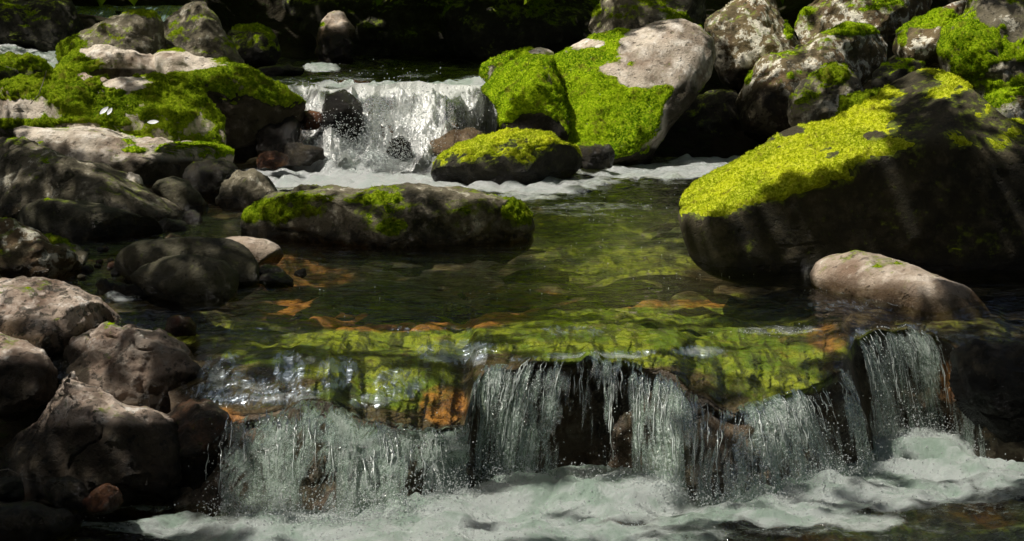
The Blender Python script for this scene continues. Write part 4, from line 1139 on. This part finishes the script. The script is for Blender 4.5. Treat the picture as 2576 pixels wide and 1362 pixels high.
# --- small cascade and white rapid at the top left
ul = np.linspace(150, 470, 160); tt = np.linspace(0, 1, 60)
U2, T2 = np.meshgrid(ul, tt)
PL = at(U2, np.full_like(U2, 14.0) + 3 * vnoise(np.stack([U2 / 30, U2 * 0, U2 * 0], -1), 3), 17.2)
PB = at(U2, np.full_like(U2, 128.0), 16.2)
P = PL + (PB - PL) * T2[..., None]
P[..., 2] = PL[..., 2] + (PB[..., 2] - PL[..., 2]) * (.3 * T2 + .7 * T2 ** 1.6)
P[..., 1] -= .09 * fbm(P * np.array([5, 3, 3]), 4, 91) * ss(0, .2, T2)
root = bpy.data.objects.new('waterfall', None); COL.objects.link(root)
mc = P[-1].mean(0); root.location = mc
tag(root, 'small bluish shaded cascade above the left bank boulders', 'waterfall')
M_SMALL = fall_mat('shaded_falling_water', (.42, .56, .58), .5, gaps=False)  # shade on this cascade is put into its darker, bluer tint
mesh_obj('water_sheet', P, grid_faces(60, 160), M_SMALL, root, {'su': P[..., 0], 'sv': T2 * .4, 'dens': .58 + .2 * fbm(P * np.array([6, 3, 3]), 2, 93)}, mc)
Pt = np.stack([P[0], P[0] + np.array([0, 2.5, .0])], 0)
s_ = np.linspace(0, 1, 20)[:, None, None]
Pt = P[0][None] + s_ * np.array([0, 3.0, .0])
Pt[..., 2] += .02 * fbm(Pt * 3, 3, 94) * s_[..., 0]
tag(mesh_obj('high_water', Pt, grid_faces(20, 160), M_UP, None, {'foam': .3 * np.exp(-s_[..., 0] * 9) + 0 * Pt[..., 0]}), kind='structure')
ul = np.linspace(-140, 190, 120); tt = np.linspace(0, 1, 60)
U2, T2 = np.meshgrid(ul, tt)
PL = at(U2, np.interp(U2, [-140, 0, 60, 190], [70, 84, 112, 124]), 16.2)
PB = at(U2, np.interp(U2, [-140, 0, 190], [165, 165, 165]), 13.6)
P = PL + (PB - PL) * T2[..., None]
P[..., 2] += .05 * fbm(P * np.array([6, 4, 4]), 4, 95)
tag(mesh_obj('rapid_water', P, grid_faces(60, 120), M_UP, None, {'foam': .85 + .3 * fbm(P * 6, 2, 96)}), kind='structure')

# --- spray thrown up along the foot of the cascade and at the edge of the foam
nl = 9000
uu = rng.uniform(520, 2420, nl)
pw = np.interp(uu, DENS[:, 0], DENS[:, 1])
uu = uu[rng.uniform(0, .8, nl) < pw]
C = base_at(uu)
C[:, 2] = ZL + .02 + rng.exponential(.035, len(uu)); C[:, 1] -= np.abs(rng.normal(0, .07, len(uu))); C[:, 0] += rng.normal(0, .03, len(uu))
pts = LOWP.reshape(-1, 3); fw = np.clip(LOWF.ravel(), 0, 1) ** 2 * (pts[:, 1] > 6.05)
idx = rng.choice(len(pts), 2500, p=fw / fw.sum())
C2 = pts[idx] + np.stack([rng.normal(0, .01, 2500), rng.normal(0, .01, 2500), rng.exponential(.006, 2500)], 1)
C = np.concatenate([C, C2])
V, Fc = drops(C, rng.uniform(.0008, .0028, len(C)), 8)
tag(mesh_obj('spray', V, Fc, M_DROPW, None), 'fine droplets flung up along the foot of the front cascade', 'spray', None, 'stuff')

# white beads added as sun glints on the pool and along the brink
AREA = [(1480, 640, 260, 60, 60), (1720, 690, 180, 40, 50), (1500, 545, 180, 30, 90), (1240, 736, 200, 20, 16), (1620, 520, 180, 40, 90), (1530, 895, 110, 8, 60), (1960, 835, 130, 16, 110), (1205, 905, 22, 40, 40), (545, 950, 20, 50, 30),
        (700, 1005, 150, 20, 50), (980, 1010, 70, 20, 24), (2240, 840, 90, 14, 50), (820, 740, 120, 40, 14), (1750, 415, 140, 12, 110), (2480, 665, 90, 8, 22), (2040, 730, 60, 10, 18), (2270, 760, 30, 12, 24), (340, 830, 40, 8, 12)]
cs = []
for (a, b, ra, rb, k) in AREA:
    k = k // 2
    uu = a + ra * rng.normal(0, .5, k); vv = b + rb * rng.normal(0, .5, k)
    for u, v in zip(uu, vv):
        D = float(Dz(v, 0.0))
        for _ in range(4):
            z = float(pool_z(np.array([u]), np.array([max(D, 0)]))[0]); D = float(Dz(v, z))
        D = max(D, float(lip_at(np.array([u]))[0, 1]))
        cs.append((float(xat(u, D, z)), D, z + .001))
cs = np.array(cs)
V, Fc = drops(cs, rng.uniform(.0009, .0028, len(cs)), 21)
tag(mesh_obj('glint_beads', V, Fc, M_DROPW, None), 'scattered white beads standing in for sun glints on the pool surface', 'glint_beads', None, 'stuff')
# ------------------------------------------------------------------ terrain, far bank, forest, light
def axis(lo, hi, c0, c1, fine, coarse):
    a = list(np.arange(c0, c1, fine))
    x = c0
    st = fine
    left = []
    while x > lo:
        st = min(coarse, st * 1.18); x -= st; left.append(x)
    x = c1; st = fine; right = []
    while x < hi:
        st = min(coarse, st * 1.18); right.append(x); x += st
    return np.array(sorted(left) + a + right)


xs = axis(-120, 120, -5.5, 5.5, .07, 8)
ys = axis(-120, 160, 4.0, 19.0, .07, 8)
Xg, Yg = np.meshgrid(xs, ys)
lvl = -.75 + .42 * ss(6.9, 7.9, Yg) + .0 * Xg + .50 * ss(13.2, 14.2, Yg)
lvl += .40 * ss(15.3, 16.3, Yg) * ss(1.0, 2.5, -Xg)
left = ss(0, 1, (-1.55 - .05 * (Yg - 9) - Xg) / 1.6) * ss(7.5, 10, Yg)
right = ss(0, 1, (Xg - 2.2 + .0 * Yg) / 1.6) * ss(8.5, 11, Yg)
Zg = lvl + .35 * left + .55 * right
far_l = ss(0, 1, (-4.5 - Xg) / 6); far_r = ss(0, 1, (Xg - 4.5) / 6)
Zg += 2.2 * far_l + 2.2 * far_r
back = ss(0, 1, (Yg - 17.3) / 1.1)
Zg += back * .62 + 5 * ss(19, 32, Yg) + 22 * ss(30, 120, Yg)
Q = np.stack([Xg, Yg, Zg], -1)
Zg = Zg + .10 * fbm(Q * 1.4, 4, 101) + .03 * fbm(Q * 7, 3, 102)
P = np.stack([Xg, Yg, Zg], -1)
tag(mesh_obj('ground', P, grid_faces(len(ys), len(xs)), M_SOIL, None), kind='structure')

# dark rock wall behind the upstream reach
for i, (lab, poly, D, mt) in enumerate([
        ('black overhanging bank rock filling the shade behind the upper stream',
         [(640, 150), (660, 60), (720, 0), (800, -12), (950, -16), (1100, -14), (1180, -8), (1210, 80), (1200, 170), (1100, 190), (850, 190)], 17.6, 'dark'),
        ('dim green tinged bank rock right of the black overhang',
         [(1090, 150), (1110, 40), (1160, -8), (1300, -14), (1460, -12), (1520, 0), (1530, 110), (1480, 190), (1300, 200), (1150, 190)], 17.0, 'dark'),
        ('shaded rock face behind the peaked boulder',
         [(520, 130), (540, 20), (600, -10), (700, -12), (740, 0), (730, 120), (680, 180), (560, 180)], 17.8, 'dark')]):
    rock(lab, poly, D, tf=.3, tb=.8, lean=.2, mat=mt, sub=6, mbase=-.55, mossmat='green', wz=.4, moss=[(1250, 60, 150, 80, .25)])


def leaf_mesh(name, C, size, mat, seed, flat=.6, asp=.55):
    r_ = np.random.default_rng(seed)
    n = len(C)
    nn = r_.normal(size=(n, 3)); nn[:, 2] = np.abs(nn[:, 2]) + flat; nn /= np.linalg.norm(nn, axis=1, keepdims=True)
    a = np.cross(nn, r_.normal(size=(n, 3))); a /= np.linalg.norm(a, axis=1, keepdims=True)
    b = np.cross(nn, a)
    L = size * r_.uniform(.7, 1.3, n)[:, None]
    q = np.stack([C - a * L, C + b * L * asp, C + a * L, C - b * L * asp], 1).reshape(-1, 3)
    return mesh_obj(name, q, np.arange(4 * n).reshape(-1, 4), mat, smooth=False)


SUN = np.array([-.44, -.10, .89]); SUN /= np.linalg.norm(SUN)

# sun patches: leaves of the unseen canopy are cut away to light these places
LIGHT = [
    # huge wedge boulder crest
    (1770, 490, 60, 50, 1), (1840, 465, 70, 50, 1), (1910, 410, 70, 45, 1), (1990, 370, 80, 55, 1), (2070, 365, 80, 50, 1), (2140, 350, 70, 50, 1), (2190, 300, 50, 45, .8), (2240, 240, 40, 40, .55), (2320, 220, 60, 40, .45), (2340, 200, 70, 30, .8), (2440, 250, 60, 34, .75), (2520, 310, 50, 34, .7), (2530, 330, 50, 50, .5),
    # low pale boulder
    (2130, 680, 90, 50, 1), (2230, 700, 110, 55, 1), (2330, 725, 80, 40, .8), (2420, 760, 70, 30, .6), (2160, 740, 90, 20, .5), (2450, 790, 90, 20, .4),
    # tilted slab and mossy boulder
    (1650, 150, 90, 70, 1), (1730, 110, 60, 50, 1), (1770, 170, 30, 60, .6), (1480, 160, 80, 60, 1), (1470, 260, 80, 60, .9), (1560, 270, 90, 60, .95), (1500, 335, 90, 40, .85), (1620, 250, 60, 60, .7), (1600, 330, 50, 30, .5), (1540, 110, 60, 30, .8),
    (1330, 180, 60, 35, 1), (1260, 215, 60, 25, .9), (1370, 220, 40, 40, .6), (1250, 165, 70, 25, .9),
    # dome boulder
    (1130, 395, 50, 30, .9), (1200, 365, 60, 22, 1), (1290, 342, 70, 16, 1), (1310, 395, 50, 18, .5), (1400, 355, 50, 22, .9), (1465, 400, 30, 35, .9),
    # right bank
    (1835, 40, 70, 46, 1), (1890, 20, 70, 40, 1), (1920, 105, 66, 66, 1), (1965, 140, 40, 40, .9), (1850, 130, 40, 40, .4), (1960, 60, 30, 30, .8),
    (1960, 160, 60, 30, .75), (2000, 210, 40, 30, .8), (2090, 110, 70, 25, .8), (2180, 90, 70, 40, .9), (2120, 150, 80, 40, .8), (2050, 140, 60, 20, .8),
    (2330, 50, 100, 35, 1), (2270, 90, 40, 40, .9), (2320, 120, 60, 40, .6), (2090, 175, 30, 12, .5),
    (2440, 90, 50, 90, .9), (2480, 170, 70, 70, .9), (2540, 60, 50, 60, .7), (2560, 160, 50, 60, .7), (2520, 260, 40, 25, .9),
    (2040, 40, 60, 50, .9), (2140, 20, 70, 30, .8), (2240, 20, 60, 16, .5), (2000, 100, 40, 25, .6), (2160, 260, 40, 25, .5),
    (2060, 640, 30, 10, .9), (120, 450, 120, 40, .3), (260, 500, 120, 24, .3), (430, 470, 40, 14, .9), (80, 620, 60, 40, .4), (250, 540, 130, 20, .3), (430, 620, 110, 14, .4), (450, 665, 80, 12, .45), (650, 540, 70, 30, .6), (850, 510, 200, 24, .35), (1100, 510, 180, 20, .35), (1300, 540, 40, 40, .4), (1090, 485, 200, 6, .8), (760, 482, 100, 5, .7),
    (1500, 10, 30, 25, .6), (1740, 40, 40, 25, .4),
    # left bank
    (270, 125, 80, 22, 1), (370, 140, 50, 20, .9), (440, 148, 50, 20, 1), (500, 168, 60, 22, .95), (560, 185, 50, 18, .6), (300, 60, 60, 20, .7), (220, 100, 60, 25, .8), (160, 150, 40, 30, .8), (460, 60, 70, 60, .6), (560, 120, 50, 60, .35), (350, 90, 60, 40, .35),
    (80, 215, 110, 18, 1), (200, 215, 110, 16, 1), (40, 270, 80, 26, .95), (110, 305, 70, 20, .85), (270, 312, 110, 16, .9), (390, 290, 70, 26, .7), (450, 250, 50, 26, .8), (300, 265, 80, 16, .4), (540, 330, 26, 26, .9), (350, 215, 90, 14, .45), (420, 225, 60, 20, .5),
    (180, 342, 130, 16, .9), (320, 362, 110, 16, .9), (470, 374, 110, 16, .8), (560, 385, 50, 14, .7), (300, 390, 60, 10, .5),
    (60, 360, 100, 14, .5), (200, 420, 90, 14, .5), (310, 470, 80, 14, .5), (400, 505, 50, 12, .5), (690, 235, 40, 25, .7), (640, 215, 60, 16, .4), (60, 150, 60, 16, .8), (110, 345, 60, 10, .7),
    (435, 456, 50, 14, .9), (520, 420, 70, 16, .7), (600, 445, 50, 18, .7), (670, 470, 40, 20, .5), (340, 448, 20, 10, .8),
    (640, 612, 60, 16, 1), (690, 640, 40, 18, .9), (110, 510, 60, 6, .4), (300, 520, 90, 6, .35), (480, 600, 90, 5, .25), (500, 652, 60, 6, .25),
    (80, 740, 170, 60, 1), (200, 765, 110, 55, 1), (270, 810, 50, 30, .9), (250, 800, 50, 30, .7), (60, 820, 60, 30, .4), (40, 870, 70, 22, 1), (300, 870, 90, 40, .55), (380, 900, 60, 40, .5), (230, 970, 80, 40, .8), (310, 1025, 60, 22, .9), (400, 1050, 50, 14, .7), (330, 940, 60, 30, .6), (150, 1070, 50, 20, .35), (280, 900, 50, 20, .4),
    # background
    (845, 40, 25, 22, 1), (60, 110, 90, 25, .6), (800, 172, 40, 5, .9), (640, 105, 20, 6, .5),
    # upper fall and foam
    (1000, 300, 260, 90, 1), (820, 330, 110, 70, .9), (1180, 270, 80, 60, 1), (990, 215, 260, 14, 1), (1000, 395, 200, 30, .5),
    (850, 455, 230, 26, 1), (700, 445, 90, 22, 1), (1050, 465, 180, 16, 1), (1250, 478, 200, 12, 1), (1430, 470, 120, 12, .9), (1650, 430, 200, 18, 1), (1790, 412, 120, 12, .9), (1330, 495, 80, 8, .9), (1500, 520, 160, 8, .6), (1450, 540, 110, 5, .6),
    (900, 478, 160, 6, .8), (1150, 484, 150, 6, .5), (1320, 510, 40, 12, .35), (680, 540, 60, 12, .3), (970, 490, 60, 10, .45),
    # pool
    (1540, 590, 230, 100, .9), (1600, 690, 170, 40, .8), (820, 752, 120, 18, .9), (980, 785, 340, 44, .97), (720, 690, 120, 20, .5), (1200, 742, 160, 8, .6), (1700, 765, 300, 8, .7), (520, 545, 50, 30, .7), (250, 665, 40, 20, .3),
    (1560, 830, 260, 34, .95), (1800, 800, 220, 30, .95), (1900, 870, 170, 40, .9), (1500, 880, 180, 20, .8), (1720, 900, 120, 30, .9), (1350, 870, 100, 25, .6), (2040, 780, 120, 14, .8),
    (860, 900, 130, 30, .7), (970, 950, 130, 50, .95), (1080, 980, 80, 50, .85), (1115, 1025, 45, 35, 1), (730, 940, 80, 30, .55), (620, 895, 50, 20, .6), (1180, 900, 70, 30, .6), (560, 990, 50, 30, .6), (1000, 855, 140, 16, .5),
    (1950, 960, 110, 40, .6), (1990, 830, 60, 20, .9), (2060, 850, 80, 30, .8), (2250, 860, 110, 50, .6), (2400, 870, 90, 40, .35),
    # front cascade
    (700, 1000, 170, 50, .8), (850, 1070, 230, 70, .9), (1050, 1110, 140, 70, .95), (700, 1170, 160, 100, .7), (950, 1210, 250, 70, .75), (1300, 1000, 110, 110, .9), (1260, 1130, 70, 70, .7), (1480, 905, 160, 14, .9), (1530, 1040, 30, 150, .8), (1650, 1030, 80, 150, .9), (1800, 1060, 80, 90, .6), (1960, 1060, 100, 80, .9), (2050, 1130, 80, 90, .7), (2160, 1060, 60, 90, .8), (2250, 960, 80, 110, .85),
    # lower pool
    (1560, 1242, 170, 34, 1), (1350, 1262, 140, 30, 1), (1450, 1290, 260, 40, .85), (1150, 1310, 280, 60, .8), (900, 1335, 320, 36, .75), (1950, 1285, 220, 50, .8), (2130, 1312, 130, 20, 1), (2300, 1118, 160, 26, 1), (2470, 1150, 150, 34, 1), (2300, 1200, 260, 60, .8), (440, 1320, 100, 16, .95), (400, 1280, 100, 20, .6), (2200, 1345, 420, 20, .7), (1700, 1335, 260, 36, .7), (250, 1240, 50, 18, .7), (2520, 1200, 90, 40, .7), (620, 1325, 120, 26, .5),
]
LA = np.array(LIGHT, float)


def light_at(u, v):
    d = ((u - LA[:, 0]) / (LA[:, 2] + 16)) ** 2 + ((v - LA[:, 1]) / (LA[:, 3] + 11)) ** 2
    k = np.clip((1.45 - d) / .8, 0, 1)
    return float((LA[:, 4] * k).max())


bpy.context.view_layer.update()
dg = bpy.context.evaluated_depsgraph_get()
sd = Vector(-SUN)
NL = 95000
zc = rng.uniform(3.3, 5.4, NL)
gx = rng.uniform(-4.6, 4.6, NL); gy = rng.uniform(4.2, 17.2, NL)
C = np.stack([gx + SUN[0] / SUN[2] * zc, gy + SUN[1] / SUN[2] * zc, zc], 1)
keep = np.ones(NL, bool)
rnd = rng.uniform(0, 1, NL)
clump = .5 + .5 * np.clip(fbm(C * 3.0, 2, 201) * 1.3, -1, 1)
for i in range(NL):
    hit, loc, *_ = scene.ray_cast(dg, Vector(C[i]), sd)
    if not hit:
        continue
    u, v = proj(np.array(loc))
    if -150 < u < 2730 and -120 < v < 1480:
        L = light_at(float(u), float(v))
    else:
        L = .25
    if L > .93:
        keep[i] = False
    else:
        keep[i] = (.6 * rnd[i] + .4 * clump[i]) > L ** .75
LEAF = leaf_mat('forest_leaves', (.05, .10, .012), (.11, .17, .018), .45)
o = leaf_mesh('forest_canopy', C[keep], .066, LEAF, 5)
tag(o, 'leafy forest canopy out of view over the stream, gaps cut to place the sun patches', 'canopy', None, 'stuff')

# sunlit woodland beyond the far bank, which the pool mirrors
FAR = leaf_mat('sunlit_leaves', (.34, .52, .02), (.74, .88, .06), .6)  # sunlight put into the leaf colour, to brighten the pool's reflections
n = 34000
gx = rng.uniform(-13, 13, n); gz = rng.uniform(0, 1, n)
gy = 16.9 + rng.uniform(0, 1, n) ** 1.4 * 5.5
C = np.stack([gx, gy, 1.03 + .05 * (gy - 16.9) + gz ** 1.3 * 4.2], 1)
k = fbm(C * .8, 3, 211) > -.35
tag(leaf_mesh('bank_foliage', C[k], .15, FAR, 6, flat=.1), 'sunlit leafy undergrowth above the far bank', 'foliage', None, 'stuff')

# woodland on the other sides
n = 30000
th = rng.uniform(0, 2 * math.pi, n); R = rng.uniform(11, 20, n)
C = np.stack([R * np.sin(th) * .9, 8 + R * np.cos(th) * 1.1, rng.uniform(.2, 11, n)], 1)
ok = ~((C[:, 1] > 15) & (np.abs(C[:, 0]) < 14)) & (fbm(C * .5, 3, 221) > -.25)
tag(leaf_mesh('surrounding_woodland', C[ok], .34, LEAF, 7, flat=.1), 'dense broadleaf woodland closing in around the stream', 'woodland', None, 'stuff')

# ------------------------------------------------------------------ small loose things
def leaf_thing(label, u, v, D, size, rot, mat):
    c = at(u, v, D)
    n = 9
    t = np.linspace(-1, 1, n)
    w = .42 * (1 - t ** 2) ** .8
    pts = []
    for k, (tt_, ww) in enumerate(zip(t, w)):
        for s_k in (-1, 0, 1):
            pts.append((tt_, s_k * ww, .16 * abs(s_k) * ww * 2 + .12 * tt_ ** 2))
    pts = np.array(pts) * size
    cr, sr = math.cos(rot), math.sin(rot)
    V = np.stack([pts[:, 0] * cr - pts[:, 1] * sr, (pts[:, 0] * sr + pts[:, 1] * cr) * .6 - pts[:, 2] * .4, pts[:, 2] + (pts[:, 0] * sr + pts[:, 1] * cr) * .75], 1) + c
    o = mesh_obj('fallen_leaf', V, grid_faces(n, 3), mat, None, None, c)
    tag(o, label, 'leaf')
    return o


mL = NT('pale_dead_leaf')
M_LEAF = mL.done(mL.bsdf(mL.mix(mL.noise(60, 4), (.55, .56, .56), (.78, .78, .76)), .5))


def twig(label, pts, r, mat):
    Ps = np.array([at(*p) for p in pts])
    t = np.linspace(0, len(Ps) - 1, 24)
    Q = np.stack([np.interp(t, np.arange(len(Ps)), Ps[:, k]) for k in range(3)], 1)
    Q += .004 * np.stack([fbm(Q * 20, 2, 5), fbm(Q * 20, 2, 6), fbm(Q * 20, 2, 7)], 1)
    V, Fc = tubes([Q], [np.linspace(r, r * .35, 24)], 6)
    o = mesh_obj('twig', V, Fc, mat, None, None, Q[0])
    tag(o, label, 'twig')


mT = NT('dry_twig')
M_TWIG = mT.done(mT.bsdf(mT.mix(mT.noise(40, 5), (.10, .08, .055), (.26, .22, .17)), .8))
leaf_thing('pale folded dead leaf standing on the mossy dome', 262, 280, 11.78, .035, .9, M_LEAF)
leaf_thing('second half of a split pale leaf on the mossy dome, close to the folded one', 276, 282, 11.77, .028, 1.2, M_LEAF)
leaf_thing('flat white dead leaf lying alone on the mossy dome', 385, 309, 11.7, .034, .1, M_LEAF)
twig('thin dry twig standing up from the left end of the mossy dome', [(78, 262, 12.0), (98, 238, 12.0), (110, 205, 12.05), (116, 178, 12.1)], .004, M_TWIG)
twig('bent grey twig lying under the large ridge rock', [(-20, 1186, 6.1), (22, 1180, 6.1), (42, 1196, 6.1)], .003, M_TWIG)
twig('pale broken stick jutting between two right bank boulders', [(2238, 88, 12.9), (2262, 85, 12.9), (2276, 76, 12.9)], .006, M_TWIG)

# ------------------------------------------------------------------ light, camera, render settings
w = bpy.data.worlds.new('World'); scene.world = w
w.use_nodes = True
nt = w.node_tree; nt.nodes.clear()
sky = nt.nodes.new('ShaderNodeTexSky'); sky.sky_type = 'NISHITA'; sky.sun_disc = False
sky.dust_density = 4.0; sky.ozone_density = .4; sky.air_density = .8
sky.sun_elevation = math.asin(SUN[2]); sky.sun_rotation = math.atan2(SUN[0], SUN[1])
bg = nt.nodes.new('ShaderNodeBackground'); bg.inputs['Strength'].default_value = .10
wo = nt.nodes.new('ShaderNodeOutputWorld')
nt.links.new(sky.outputs[0], bg.inputs[0]); nt.links.new(bg.outputs[0], wo.inputs[0])

sl = bpy.data.lights.new('Sun', 'SUN'); sl.energy = 5.0; sl.angle = math.radians(.53); sl.color = (1.0, .965, .88)
so = bpy.data.objects.new('Sun', sl); COL.objects.link(so)
so.rotation_euler = Vector(SUN).to_track_quat('Z', 'Y').to_euler(); so.location = SUN * 20

cd = bpy.data.cameras.new('Camera'); cd.sensor_fit = 'HORIZONTAL'; cd.angle = math.radians(28.0)
cd.clip_start = .05; cd.clip_end = 1000
co = bpy.data.objects.new('Camera', cd); COL.objects.link(co)
co.location = (0, 0, H); co.rotation_euler = (math.pi / 2 - PH, 0, 0)
scene.camera = co

scene.view_settings.view_transform = 'Standard'; scene.view_settings.look = 'None'
scene.view_settings.exposure = 0; scene.view_settings.gamma = 1
cy = scene.cycles
cy.use_denoising = True
cy.max_bounces = 8; cy.diffuse_bounces = 3; cy.glossy_bounces = 3; cy.transmission_bounces = 4; cy.transparent_max_bounces = 24
cy.caustics_reflective = False; cy.caustics_refractive = False
cy.sample_clamp_indirect = 4.0
